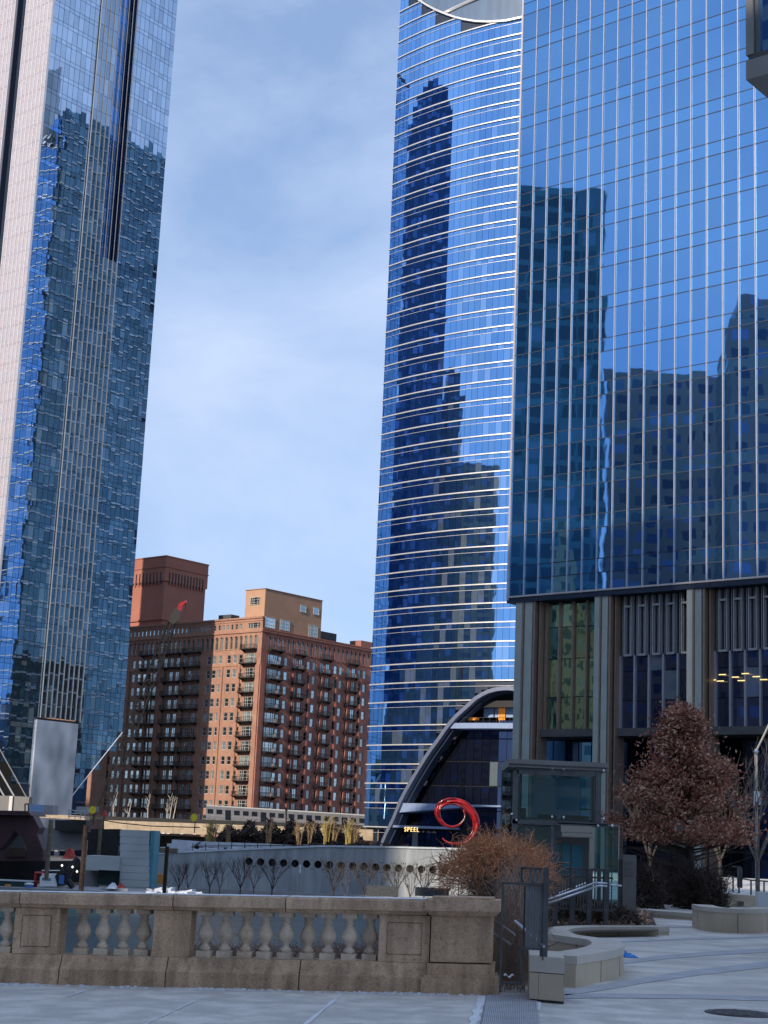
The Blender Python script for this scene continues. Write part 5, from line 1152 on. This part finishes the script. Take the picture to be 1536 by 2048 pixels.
# ------------------------------------------------------------------ seat walls
def wall_path(name, label, pts, zt, m=M['seat'], wid=.42, n=8, group=None, capm=M['seatcap'], capn=3, hb=None):
    t = thing(name, label, 'seat wall', (pts[0][0], pts[0][1], z0g), group)
    P_ = np.array([[p[0], p[1]] for p in pts], float); 
    # catmull smoothing
    out_ = []
    for i in range(len(P_) - 1):
        p0, p1, p2, p3 = P_[max(0, i - 1)], P_[i], P_[i + 1], P_[min(len(P_) - 1, i + 2)]
        for k in range(n): tt = k / n; out_.append(.5 * ((2 * p1) + (p2 - p0) * tt + (2 * p0 - 5 * p1 + 4 * p2 - p3) * tt ** 2 + (3 * p1 - p0 - 3 * p2 + p3) * tt ** 3))
    out_.append(P_[-1]); Q = np.array(out_); T_ = np.gradient(Q, axis=0); T_ /= np.linalg.norm(T_, axis=1)[:, None]; Nn = np.stack([-T_[:, 1], T_[:, 0]], 1)
    ln = np.concatenate([[0], np.cumsum(np.linalg.norm(np.diff(Q, axis=0), axis=1))]); blk = 1.05
    def run(i0, i1, o, z0, z1, nm, mt):
        mb = MB(); k = 0
        for i in range(i0, i1 + 1):
            c = Q[i]; nn = Nn[i] * (wid / 2 + o); mb.v += [(c[0] - nn[0], c[1] - nn[1], z0), (c[0] + nn[0], c[1] + nn[1], z0), (c[0] + nn[0], c[1] + nn[1], z1), (c[0] - nn[0], c[1] - nn[1], z1)]
        for i in range(i1 - i0):
            for j in range(4): mb.f.append((i * 4 + j, i * 4 + (j + 1) % 4, (i + 1) * 4 + (j + 1) % 4, (i + 1) * 4 + j))
        mb.f.append((0, 1, 2, 3)); e = (i1 - i0) * 4; mb.f.append((e + 3, e + 2, e + 1, e)); return part(nm, mb, mt, t)
    def split(step): 
        ids = [0]; 
        for i in range(len(Q)):
            if ln[i] - ln[ids[-1]] >= step: ids.append(i)
        if ids[-1] != len(Q) - 1: ids.append(len(Q) - 1)
        return ids
    ids = split(blk)
    for a, b in zip(ids[:-1], ids[1:]): run(a, b, 0, z0g - .02, zt - .10, 'wall_stone', m)
    # thin dark joints
    for i in ids[1:-1]:
        mb = MB(); c = Q[i]; tt = T_[i] * .008; nn = Nn[i] * (wid / 2 + .003)
        mb.prism([(c[0] - nn[0] - tt[0], c[1] - nn[1] - tt[1], z0g), (c[0] + nn[0] - tt[0], c[1] + nn[1] - tt[1], z0g), (c[0] + nn[0] + tt[0], c[1] + nn[1] + tt[1], z0g), (c[0] - nn[0] + tt[0], c[1] - nn[1] + tt[1], z0g)], (0, 0, zt - .101 - z0g)); part('joint', mb, M['soffit'], t)
    for a, b in zip(split(2.1)[:-1], split(2.1)[1:]): run(a, b, .012, zt - .098, zt, 'cap_stone', capm)
    return t
tz_ = .36
zt_ = z0g + tz_
s1 = [G(x, y, zt_) for x, y in ((1118, 1910), (1150, 1905), (1195, 1898), (1216, 1889), (1205, 1880), (1165, 1874), (1126, 1868), (1108, 1860))]
wall_path('curved_seat_wall', 'buff stone seat wall curving in an S around the planting bed', s1, zt_, wid=.42, n=7)
s1b = [G(x, y, z0g + .17) for x, y in ((1104, 1862), (1125, 1855), (1180, 1852), (1250, 1852), (1322, 1852))]
wall_path('kerb_seat_wall', 'long low buff stone wall behind the S shaped seat wall, under the pylon', s1b, z0g + .17, wid=.42, n=5)
# end block of the seat wall
eb = thing('seat_wall_end_block', 'square buff stone end block beside the dark gate', 'stone block', gnd(1092, 2010))
A = gnd(1058, 2003); B = gnd(1127, 2009); yb = B[1]; mb = MB(); dxv = np.array([B[0] - A[0], B[1] - A[1], 0]); dy_ = np.array([.1, 1.15, 0])
hA = W(1092, 1917, A[1])[2] - A[2]
mb.box(A + [0, 0, .03], dxv * .26, dy_, (0, 0, hA * .60)); part('lower_stone', mb, M['seat'], eb); mb = MB(); mb.box(A + dxv * .27 + [0, 0, .03], dxv * .73, dy_, (0, 0, hA * .60)); part('lower_stone', mb, M['seat'], eb)
mb = MB(); mb.box(A + [0, 0, .03] - dxv * .01 + [0, 0, hA * .62], dxv * 1.02, dy_, (0, 0, hA * .36)); part('upper_stone', mb, M['seatcap'], eb)
mb = MB(); mb.box(A + [.02, .03, -.01] , dxv * .96, dy_, (0, 0, hA * .9)); part('shadow_core', mb, M['soffit'], eb)
# planting bed soil
mb = MB(); pts = [G(x, y, z0g + .11) for x, y in ((1080, 1940), (1120, 1918), (1190, 1910), (1200, 1900), (1160, 1890), (1110, 1876), (1104, 1868), (1180, 1864), (1318, 1862), (1300, 1822), (1235, 1800), (1100, 1800))]; mb.quad(*pts); mb.f = [mb.f[0]]; struct('planting_soil', mb, M['soil'])
clump('groundcover', 'dry brown ground cover in the bed behind the S shaped seat wall', 1095, 1290, 1800, 1838, 33, 2600, M['soil'], .07, 8, 'ground cover')
mb = MB()
for i in range(1500):
    p = G(random.uniform(1098, 1300), random.uniform(1822, 1850), z0g + .125); s_ = rng.normal(size=3) * .045; s2_ = rng.normal(size=3) * .045; mb.quad(p, p + s_, p + s_ + s2_)
part('fallen_leaves', mb, M['leaf2'], None, kind='stuff')
# right curved wall with light
DR = 40
s2 = [G(x, y, z0g + .52) for x, y in ((1404, 1809), (1420, 1813), (1450, 1816), (1490, 1817), (1530, 1815), (1570, 1810))]
rw = wall_path('curved_stone_wall', 'curved beige stone wall with a small square light, right edge of the plaza', s2, z0g + .52, wid=.45, n=5)
c = G(1408, 1837, z0g + .25); c = W(1408, 1836, s2[0][1] - .42)
mb = MB(); mb.abox(c[0] - .13, c[0] + .13, c[1] - .03, c[1] + .2, c[2] - .13, c[2] + .13); wl = part('wall_light', mb, M['darkmetal'], rw)
mb = MB(); mb.abox(c[0] - .09, c[0] + .09, c[1] - .035, c[1] - .031, c[2] - .09, c[2] + .09); part('light_lens', mb, M['white'], wl)
s3 = [G(x, y, z0g + .18) for x, y in ((1262, 1817), (1300, 1820), (1340, 1823), (1398, 1827))]
wall_path('low_kerb_wall', 'low pale kerb wall in front of the dark hedge', s3, z0g + .18, wid=.3, n=3)
# ramp wall behind on the right
rp_ = thing('ramp_wall', 'beige ramp wall with a small round fitting behind the curved stone wall', 'wall', W(1490, 1815, 52))
mb = MB(); mb.prism([W(x, y, 52) for x, y in ((1452, 1812), (1452, 1788), (1490, 1790), (1560, 1796), (1560, 1815))], (0, .4, 0)); part('wall_slab', mb, M['seat'], rp_)
mb = MB(); c = W(1482, 1808, 51.9); mb.abox(c[0] - .08, c[0] + .08, 51.85, 51.95, c[2] - .06, c[2] + .08); part('wall_fitting', mb, M['darkmetal'], rp_)
mb = MB(); mb.prism([(5.5, 56, z0g + .02), (30, 56, z0g + .02), (30, 90, z0g + .6), (12, 90, z0g + .6)], (0, 0, .05)); struct('upper_path', mb, M['pave'])
t = thing('ramp_handrail', 'thin grey handrail along the ramp behind the white board', 'handrail', W(1490, 1800, 53))
mb = MB(); mb.tube([W(1455, 1752, 56), W(1500, 1760, 53), W(1536, 1763, 52)], .025, 5); part('rail', mb, M['slat'], t)
for x, y in ((1466, 1754), (1478, 1757), (1502, 1760), (1528, 1763)): mb = MB(); mb.tube([W(x, y, 53), W(x, y + 30, 53)], .03, 5); part('post', mb, M['darkmetal'], t)
mb = MB(); wb(mb, 1478, 1485, 1735, 1776, 54, .3); wb(mb, 1469, 1482, 1732, 1735, 54, .4); solo('dark_bollard', mb, M['darkmetal'], 'dark slim stand on the upper path right of the oak', 'bollard')
# sign board
DS = 38.0
wbrd = thing('white_board', 'white framed board on a low stand cut off by the right edge', 'sign board', W(1530, 1856, DS))
A = W(1513, 1852, DS); B = W(1556, 1854, DS); zt = W(1513, 1783, DS)[2]
mb = MB(); mb.box(A, [B[0] - A[0], .12, 0], (0, .04, 0), (0, 0, zt - A[2])); part('frame', mb, M['white'], wbrd)
mb = MB(); mb.box(A + [.03, -.003, .04], [B[0] - A[0] - .06, .11, 0], (0, .001, 0), (0, 0, zt - A[2] - .08)); part('panel', mb, M['board'], wbrd)
mb = MB(); mb.tube([A + [.05, -.3, -.02], A + [.4, .35, -.02]], .025, 5); mb.tube([A + [.0, 0, -.0], A + [-.18, -.1, -.03]], .02, 4); part('foot', mb, M['slat'], wbrd)
# blue cloth
c = gnd(1256, 1914); mb = MB(); rd = random.Random(4); nx, ny = 9, 6
for i in range(nx + 1):
    for j in range(ny + 1):
        f = math.sin(math.pi * i / nx) * math.sin(math.pi * j / ny); mb.v.append((c[0] - .15 + .30 * i / nx + rd.uniform(-.015, .015), c[1] - .2 + .55 * j / ny + rd.uniform(-.02, .02), c[2] + .008 + (max(0, f) ** .6) * rd.uniform(.02, .10) * (1.2 if i < 5 else .6)))
for i in range(nx):
    for j in range(ny): q = i * (ny + 1) + j; mb.f.append((q, q + ny + 1, q + ny + 2, q + 1))
solo('blue_cloth', mb, M['blue'], 'crumpled bright blue cloth dropped on the plaza by the seat wall', 'cloth')
# manhole
t = thing('manhole_cover', 'round dark manhole cover set in the pavement, lower right', 'manhole cover', gnd(1480, 2026)); c = gnd(1480, 2027, .004)
mb = MB(); mb.lathe(c, [(.36, 0), (.36, .008)], 32); part('ring', mb, M['manhole'], t); mb = MB(); mb.lathe(c + [0, 0, .0085], [(.315, 0), (.315, .006)], 32); pl_ = part('lid', mb, M['manhole'], t)
mb = MB()
for i in range(-4, 5):
    for j in range(-4, 5):
        if i * i + j * j < 17: mb.abox(c[0] + i * .065 - .02, c[0] + i * .065 + .02, c[1] + j * .065 - .02, c[1] + j * .065 + .02, c[2] + .0146, c[2] + .019)
part('lid_studs', mb, M['manhole'], t, kind='stuff')
# ------------------------------------------------------------------ pylon
t = thing('info_pylon', 'tall grey slab pylon with faint etched lines beside the lift pavilion', 'sign', gnd(1256, 1846)); DP = 38.0
A = W(1245, 1846, DP); B = W(1272.5, 1846, DP); zt = W(1258, 1709.5, DP)[2]
mb = MB(); mb.box((A[0], DP, z0g), (B[0] - A[0], .05, 0), (-.05, .25, 0), (0, 0, zt - z0g)); part('slab', mb, M['pylon'], t)
for k, y in enumerate((1724, 1727, 1730.5, 1736, 1739, 1742, 1745, 1750, 1753)):
    a = W(1247.5, y, DP); b = W([1269, 1264, 1268, 1266, 1269, 1262, 1268, 1266, 1270][k], y, DP); mb = MB(); mb.box((a[0], DP - .006, a[2]), (b[0] - a[0], .035, 0), (0, .002, 0), (0, 0, .013)); part('etched_line', mb, M['etch'], t)
mb = MB(); mb.box((A[0] - .07, DP + .06, z0g), (.05, 0, 0), (0, .2, 0), (0, 0, (zt - z0g) * .93)); part('rear_fin', mb, M['darkmetal'], t)
# ------------------------------------------------------------------ picket rail and bright handrails
t = thing('picket_railing', 'dark picket railing round the stair top in front of the lift pavilion', 'railing', gnd(1165, 1835)); DK = 33.0
zb1_, zt1_ = W(1165, 1829, DK)[2], W(1165, 1738, DK)[2]
def rl(x): return W(x, 1780, DK)[0]
for zz in (zb1_ + .1, zt1_, zt1_ - .16): mb = MB(); mb.abox(rl(1090), rl(1226), DK - .02, DK + .02, zz - .02, zz + .02); part('rail', mb, M['darkmetal'], t)
for i, x in enumerate(np.arange(1094, 1226, 5.6)):
    big = i % 6 == 3; r = .045 if big else .011; mb = MB(); mb.abox(rl(x) - r, rl(x) + r, DK - r - .021, DK - .021 + r, z0g if big else zb1_ + .1, zt1_ + (.02 if big else 0)); part('post' if big else 'picket', mb, M['darkmetal'], t)
t = thing('stair_handrail', 'pair of shiny steel handrails rising to the right before the lift pavilion', 'handrail', W(1150, 1810, 32))
for y0 in (0, 7.5, -4):
    e = 0 if y0 < 5 else 6; pts = [W(1096, 1799 + y0, 31.5), W(1192 + e, 1765.5 + y0 * .8, 32.2), W(1213, 1767 + y0 * .75, 32.4)]
    if y0 == -4: pts = [W(1100, 1794, 33.4), W(1176, 1764, 33.9)]
    mb = MB(); mb.tube(pts, .022, 8); part('rail', mb, M['steel'], t, smooth=True)
mb = MB(); mb.tube([W(1221, 1770, 32.4), W(1243, 1772, 32.5)], .022, 8); part('rail', mb, M['steel'], t, smooth=True)
# ------------------------------------------------------------------ gate / fence panel
t = thing('dark_metal_gate', 'dark grey metal gate and slatted fence panel next to the balustrade end', 'gate', gnd(1050, 2000)); DG = 17.3
def gb_(mb, x0, x1, y0, y1, D=DG, dep=.04): return wb(mb, x0, x1, y0, y1, D, dep)
parts_ = [('post', 1086, 1096.5, 1735, 1921, DG - .02, .07), ('post', 1001.5, 1005, 1766, 1985, DG, .05), ('top_rail', 1005.2, 1085.8, 1765, 1770, DG, .05), ('bottom_rail', 1042, 1085.8, 1896, 1900, DG, .04), ('lower_rail', 1005.2, 1046, 1964, 1967, DG, .03), ('upper_rail', 1042, 1085.5, 1735, 1739, DG + .3, .05), ('inner_post', 1041.5, 1046, 1735.2, 1764, DG + .3, .05), ('inner_post', 1047, 1050, 1771, 1912, DG + .12, .04), ('inner_post', 1080, 1085, 1900.5, 1918, DG, .05), ('lower_post', 1040, 1043, 1900, 1966, DG + .1, .04)]
for nm, x0, x1, y0, y1, D, dp in parts_: mb = MB(); gb_(mb, x0, x1, y0, y1, D, dp); part(nm, mb, M['darkmetal'], t)
for i in range(6): x = 1052 + i * 5.7; mb = MB(); gb_(mb, x, x + 4.9, 1770.3, 1895.5, DG + .02, .012 + (i % 2) * .02); part('slat', mb, M['slat'], t)
for i in range(3): x = 1058 + i * 9.5; mb = MB(); gb_(mb, x, x + 6, 1739.3, 1764.5, DG + .32, .015); part('slat', mb, M['slat'], t)
mb = MB(); mb.tube([W(1030, 1842, DG + .5), W(1088, 1893, DG - .06)], .016, 6); part('diagonal_pipe', mb, M['steel'], t)
mb = MB(); mb.tube([W(985, 1838, 18.6), W(1030, 1870, 18.2)], .014, 6); mb.tube([W(985, 1866, 18.6), W(1020, 1888, 18.2)], .014, 6); part('slanting_bar', mb, M['midconc'], t)
mb = MB(); c = W(1018, 1953, DG + .3)
for i in range(9):
    for j in range(2): mb.v.append((c[0] - .05 + i * .013, c[1] + j * .1, c[2] + .015 * math.sin(i * 1.1) + j * .01))
for i in range(8): mb.f.append((2 * i, 2 * i + 2, 2 * i + 3, 2 * i + 1))
solo('white_litter', mb, M['white'], 'scrap of white litter caught at the gate foot', 'litter')
# ------------------------------------------------------------------ vines / twig tangle
def tangle(n, m, fpos, ln, r, fdir, seed, name='twig_mass', nseg=5, jitter=.35):
    rd = np.random.default_rng(seed); mb = MB()
    for i in range(n):
        p = np.array(fpos(rd)); d = np.array(fdir(rd, p)); pts = [p]; l = ln * rd.uniform(.5, 1.3) / nseg
        for k in range(nseg): d = d + rd.normal(size=3) * jitter; d[2] -= .05; d /= np.linalg.norm(d); p = p + d * l; pts.append(p)
        r_ = r * rd.uniform(.5, 1.4); mb.tube(pts, [r_ * (1 - .75 * k / nseg) for k in range(nseg + 1)], 3, cap=False)
    return mb
vn = thing('vine_thicket', 'tangled orange brown vine thicket spilling over beside the gate', 'shrub', W(1010, 1800, 27))
def f1(rd):
    px = np.clip(rd.normal(998, 52), 880, 1090); yt = np.interp(px, [900, 930, 970, 1010, 1060, 1100], [1716, 1694, 1674, 1690, 1690, 1722]); return W(px, yt + abs(rd.normal()) * 32 + 6, rd.uniform(25, 29))
part('orange_twigs', tangle(2600, M['vine'], f1, .46, .0085, lambda rd, p: (rd.normal() * .8, rd.normal() * .4, rd.normal(.0, .5)), 11, jitter=.55), M['vine'], vn, kind='stuff')
def f2(rd): px = rd.uniform(945, 1080); return W(px, rd.uniform(1728, 1800), rd.uniform(25.5, 29))
part('brown_twigs', tangle(1700, M['vine2'], f2, .5, .008, lambda rd, p: (rd.normal() * .6, rd.normal() * .3, rd.normal(-.1, .8)), 12), M['vine2'], vn, kind='stuff')
part('vine_stems', tangle(60, M['vine2'], lambda rd: W(rd.uniform(960, 1075), 1815, rd.uniform(26, 28)), 1.0, .016, lambda rd, p: (rd.normal() * .2, 0, 1), 13, nseg=8, jitter=.25), M['vine2'], vn, kind='stuff')
v2 = thing('creeper_curtain', 'grey brown creeper hanging behind the gate down to the pavement', 'creeper', W(1028, 1980, 19.5))
def f3(rd): return W(rd.uniform(992, 1060), rd.uniform(1775, 1975), rd.uniform(18.4, 21))
part('creeper_twigs', tangle(2200, M['vine2'], f3, .55, .004, lambda rd, p: (rd.normal() * .25, rd.normal() * .2, -1 if rd.random() < .7 else .8), 14, jitter=.22), M['vine2'], v2, kind='stuff')
part('dark_twigs', tangle(1300, M['shrub'], lambda rd: W(rd.uniform(990, 1066), rd.uniform(1790, 1985), rd.uniform(20, 22)), .4, .010, lambda rd, p: (rd.normal() * .5, 0, rd.normal()), 15), M['bark'], v2, kind='stuff')
def f4(rd): px = rd.uniform(380, 980); return W(px, rd.uniform(1895, 1930), rd.uniform(19.4, 20.6))
v3 = thing('dry_ivy_strip', 'purple brown dry ivy seen between the right hand balusters', 'ground cover', W(600, 1930, 20)); part('ivy_twigs', tangle(2600, M['vine2'], f4, .22, .006, lambda rd, p: (rd.normal(), rd.normal() * .5, rd.normal(.3, .6)), 16, jitter=.5), M['vine2'], v3, kind='stuff')
mb = MB(); mb.abox(-3.0, 3.0, 19.3, 23.5, -1.1, z0g - .35); struct('planted_ledge', mb, M['soil'])
mb = MB(); mb.abox(1.4, 3.4, 19.3, 31, -2, z0g - .12); struct('bank_soil', mb, M['soil'])
# fallen-light rocks at right end of the wall
# ------------------------------------------------------------------ lift pavilion
pv = thing('lift_pavilion', 'small glass and steel lift pavilion with flat roof, left of the oak', 'lift pavilion', gnd(1120, 1832)); D0 = 41.0
def pbox(nm, x0, x1, y0, y1, m, D=D0, dep=.15, par=pv): mb = MB(); wb(mb, x0, x1, y0, y1, D, dep); return part(nm, mb, M[m], par)
DEP = 3.0
a = W(1018, 1515, D0); b = W(1216, 1530, D0); zr = (a[2] + b[2]) / 2
mb = MB(); zr0 = W(1118, 1538, D0)[2]; zr1 = W(1118, 1522, D0)[2]; mb.prism([(a[0] - .02, D0 - .12, zr0), (b[0] + .02, D0 - .02, zr0), (b[0] + .1, D0 + DEP, zr0), (a[0] + .03, D0 + DEP, zr0)], (0, 0, zr1 - zr0)); part('roof_slab', mb, M['overhang'], pv)
mb = MB(); mb.box((a[0] - .0, D0 - .15, zr0 + .06), (b[0] - a[0], .1, 0), (0, .028, 0), (0, 0, .025)); part('roof_gutter_line', mb, M['soffit'], pv)
xl, xr = W(1030, 1600, D0)[0], W(1212, 1600, D0)[0]; xr2 = W(1238, 1700, D0)[0]; zmid = W(1120, 1647, D0)[2]; xlb = xl - .1
# corner posts
for nm, x0, x1, y0, y1, m_ in (('steel_post', 1024, 1034, 1540, 1832, 'slat'), ('steel_post', 1191, 1201, 1541, 1646, 'slat'), ('top_beam', 1034.3, 1190.7, 1541, 1551, 'slat'), ('mid_beam', 1024, 1216, 1642, 1651, 'slat'), ('mid_ledge', 1115, 1242, 1647.5, 1650, 'overhang'), ('inner_post', 1036.5, 1040, 1552, 1641, 'darkmetal'), ('inner_post', 1186, 1189, 1552, 1641, 'darkmetal')): pbox(nm, x0, x1, y0, y1, m_)
for nm, x0, x1, y0, y1, m_ in (('door_header', 1122, 1186, 1652, 1665, 'paleframe'), ('door_header', 1124, 1186, 1666, 1674, 'paleframe'), ('door_jamb', 1178, 1186, 1674.3, 1832, 'paleframe'), ('door_jamb', 1100, 1107, 1652, 1832, 'slat')): pbox(nm, x0, x1, y0, y1, m_, D0 - .02, .12)
pbox('lift_door', 1112, 1176, 1676, 1832, 'pylon', D0 + .5, .05)
for x0, x1, y0, y1 in ((1112, 1120, 1688, 1728), (1124, 1140, 1686, 1752), (1143, 1165, 1690, 1752)): pbox('door_glass', x0, x1, y0, y1, 'teal', D0 + .46, .03)
for x0, x1, y0, y1, D in ((1040, 1113, 1551.5, 1641, D0 + .02), (1114, 1186, 1551.5, 1641, D0 + .02), (1034.5, 1099, 1653, 1830, D0 + .03), (1188, 1236, 1653, 1830, D0 + .03)):
    mb = MB(); wb(mb, x0, x1, y0, y1, D, .02); part('glass_pane', mb, M['gpav'], pv)
mb = MB(); mb.prism([(xl, D0 + .05, z0g), (xl, D0 + .07, z0g), (xlb, D0 + DEP, z0g), (xlb - .02, D0 + DEP, z0g)], (0, 0, zr0 - z0g - .02)); part('side_glass', mb, M['gpav'], pv)
mb = MB(); mb.prism([(xlb, D0 + DEP, z0g), (xr, D0 + DEP, z0g), (xr, D0 + DEP + .05, z0g), (xlb, D0 + DEP + .05, z0g)], (0, 0, zmid - z0g)); part('rear_wall', mb, M['midconc'], pv)
for px in (1036, 1104, 1180, 1196): pbox('rear_post', px, px + 5, 1545, 1832, 'slat', D0 + DEP - .2, .1)
pbox('side_post', 1005, 1010, 1536, 1800, 'slat', D0 + DEP - .1, .12)
for x0, x1, y0, y1 in ((1034, 1052, 1616, 1641), (1078, 1112, 1629, 1638), (1126, 1178, 1631, 1640)): pbox('machinery_box', x0, x1, y0, y1, 'iron', D0 + .6, .4)
pbox('rear_upper_beam', 1036, 1200, 1637, 1646, 'slat', D0 + DEP - .2, .15); pbox('lift_shaft_screen', 1062, 1160, 1556, 1636, 'ltblue', D0 + 1.9, .04)
for px, py in ((1026, 1533), (1104, 1537), (1127, 1538), (1207, 1542), (1024, 1629), (1104, 1634), (1127, 1635), (1207, 1638), (1033, 1641), (1196, 1652), (1224, 1652)):
    c = W(px, py, D0 - .05); mb = MB(); mb.lathe(c, [(.015, -.04), (.04, 0), (.015, .04)], 8); part('spider_fitting', mb, M['steel'], pv)
pbox('glass_edge_post', 1236.3, 1238, 1652, 1832, 'mull', D0 + .03, .05)
# ------------------------------------------------------------------ oak with russet leaves
DO = 53.0
ob_ = gnd(1379, 1822); ob_ = np.array([W(1379, 1820, DO)[0], DO, z0g])
ok = thing('oak_tree', 'oak tree still holding russet brown leaves, right of the lift pavilion', 'tree', ob_)
Ht = W(1360, 1408, DO)[2] - ob_[2]
mb = MB(); lean = W(1362, 1420, DO)[0] - ob_[0]
mb.tube([ob_ + [0, 0, -.1], ob_ + [.02, 0, 1.6], ob_ + [lean * .5, 0, Ht * .55], ob_ + [lean, 0, Ht * .98]], [.17, .14, .08, .015], 8); part('trunk', mb, M['bark'], ok)
rd = np.random.default_rng(5); LV = [[], []]; brn = MB(); hw_ = lambda f: np.interp(f, [.18, .25, .33, .45, .58, .70, .82, .92, 1.0], [.35, .85, 1.0, .95, .78, .56, .34, .17, .04]) * 2.75
centers = []
for i in range(190):
    f = rd.uniform(.22, .98) ** .92; a = rd.uniform(0, 6.283); R0_ = hw_(f) * rd.uniform(.5, 1.15); c0 = ob_ + np.array([lean * f, 0, Ht * (f - .10)]); c1 = ob_ + np.array([lean * f + R0_ * math.cos(a), R0_ * math.sin(a), Ht * f + rd.normal() * .08])
    if rd.random() < .14 and f < .8: continue
    brn.tube([c0, (c0 + c1) / 2 + [0, 0, -.08], c1], [.035, .022, .008], 4, cap=False); n = int(150 + 110 * rd.random())
    for k in range(n):
        q = rd.random() ** .6; p = c0 + (c1 - c0) * q + rd.normal(size=3) * np.array([.19, .19, .10]) * (.45 + q)
        if p[2] < ob_[2] + 1.95 + rd.random() * .3: continue
        LV[0 if rd.random() < .66 else 1].append(p)
part('branches', brn, M['bark'], ok, kind='stuff')
for L_, m_, nm in ((LV[0], 'leaf1', 'russet_leaves'), (LV[1], 'leaf2', 'tan_leaves')):
    P_ = np.array(L_); n = len(P_); d = rd.normal(size=(n, 3)); d /= np.linalg.norm(d, axis=1)[:, None]; e = rd.normal(size=(n, 3)); e -= d * (e * d).sum(1)[:, None]; e /= np.linalg.norm(e, axis=1)[:, None]
    s_ = rd.uniform(.045, .09, (n, 1)); vv = np.stack([P_ - d * s_, P_ + e * s_ * .5 , P_ + d * s_, P_ - e * s_ * .5], 1).reshape(-1, 3); fold = np.cross(d, e) * s_ * .25; vv.reshape(n, 4, 3)[:, 1] += fold; vv.reshape(n, 4, 3)[:, 3] += fold
    mb = MB(); mb.v = vv.tolist(); mb.f = [(4 * i, 4 * i + 1, 4 * i + 2, 4 * i + 3) for i in range(n)]; part(nm, mb, M[m_], ok, kind='stuff')
# dark winter shrubs under the oak
for i, (x0, x1, y0, y1, D) in enumerate(((1268, 1330, 1726, 1818, 50), (1322, 1372, 1716, 1820, 55), (1366, 1425, 1732, 1824, 51), (1412, 1458, 1742, 1818, 50))):
    a = W(x0, y1, D); b = W(x1, y1, D); h = W(x0, y0, D)[2] - z0g; mb = tangle(520, None, lambda rd: (rd.uniform(a[0], b[0]), D + rd.uniform(0, 1.5), z0g + rd.random() * h * .75), h * .6, .009, lambda rd, p: (rd.normal() * .5, rd.normal() * .3, 1), 30 + i, jitter=.3)
    t = thing('winter_shrub', 'dark leafless shrub under the oak, %s from the left' % ordn[i], 'shrub', ((a[0] + b[0]) / 2, D, z0g), 'shrubs under the oak'); part('stems', mb, M['shrub'], t, kind='stuff')
    v = MB()
    for k in range(2600):
        x = random.uniform(a[0], b[0]); e = 1 - abs((x - (a[0] + b[0]) / 2) / ((b[0] - a[0]) / 2 + .01)) ** 4; p = np.array([x, D + random.uniform(0, 1.6), z0g + random.random() * h * .92 * max(.3, e)]); q = rng.normal(size=3) * .06; q2 = rng.normal(size=3) * .05; v.quad(p, p + q, p + q + q2)
    part('dead_leaves', v, M['shrub'], t, kind='stuff')
# trees at far right, lamp post
b = np.array([W(1516, 1800, 60)[0], 60, z0g]); tree_obj(tr_meshes[3], b, 'bare leaning tree at the right edge behind the white board', 1.0, 1.5)
b = np.array([W(1440, 1800, 75)[0], 75, z0g]); tree_obj(tr_meshes[0], b, 'bare grey tree behind the right side of the oak', 2.0, 1.2)
b = np.array([W(1300, 1800, 80)[0], 80, z0g]); tree_obj(tr_meshes[1], b, 'bare grey tree glimpsed between pavilion and oak', 3.0, 1.1)
t = thing('street_lamp', 'slim grey street lamp with angled top at the right edge', 'street lamp', W(1512, 1800, 62))
mb = MB(); c0 = W(1517, 1790, 62); c1 = W(1512, 1502, 62); c0[0] = c1[0]; mb.tube([(c0[0], 62, z0g), c1], .06, 8); part('pole', mb, M['overhang'], t)
mb = MB(); mb.tube([c1, W(1524, 1478, 62), W(1542, 1440, 62)], .04, 6); part('arm', mb, M['overhang'], t)
mb = MB(); c = W(1512, 1503, 61.9); mb.lathe(c, [(.03, -.1), (.1, 0), (.03, .1)], 8); part('lamp_knuckle', mb, M['steel'], t)
mb = MB(); c = W(1515, 1596, 61.8); mb.abox(c[0] - .12, c[0] + .15, 61.7, 61.9, c[2] - .25, c[2] + .25); part('camera_box', mb, M['white'], t)
# ------------------------------------------------------------------ overhang corner, top right
C0 = W(1492, 160, 30.0); oh = thing('overhanging_bay', 'grey overhanging corner of a nearby building with one window, top right', 'building', C0)
OS = Flat(C0[:2], -E2, np.array([-E1[0], -E1[1], 0])); zb = C0[2]; zl = W(1492, 122, 30)[2]; zf2 = W(1499, 108, 30)[2]
mb = MB(); OS.box(mb, 0, 9, zb, zl, -8, 0); part('ledge_beam', mb, M['overhang'], oh)
mb = MB(); OS.box(mb, .05, 9, zl + .002, zl + .12, -8, -.02); part('sill', mb, M['soffit'], oh)
mb = MB(); OS.box(mb, .0, .16, zl + .122, zl + 6, -.3, -.0); part('corner_post', mb, M['overhang'], oh)
mb = MB(); OS.box(mb, .18, .26, zl + .122, zl + 6, -.3, -.06); part('window_frame', mb, M['slat'], oh)
mb = MB(); OS.box(mb, .262, 9, zl + .122, zl + 6, -7.9, -.15); part('glass_wall', mb, M['gRBs'], oh)
mb = MB(); OS.box(mb, 4, 9, -1, zb - .002, -7.9, -.2); part('support_wall', mb, M['overhang'], oh)
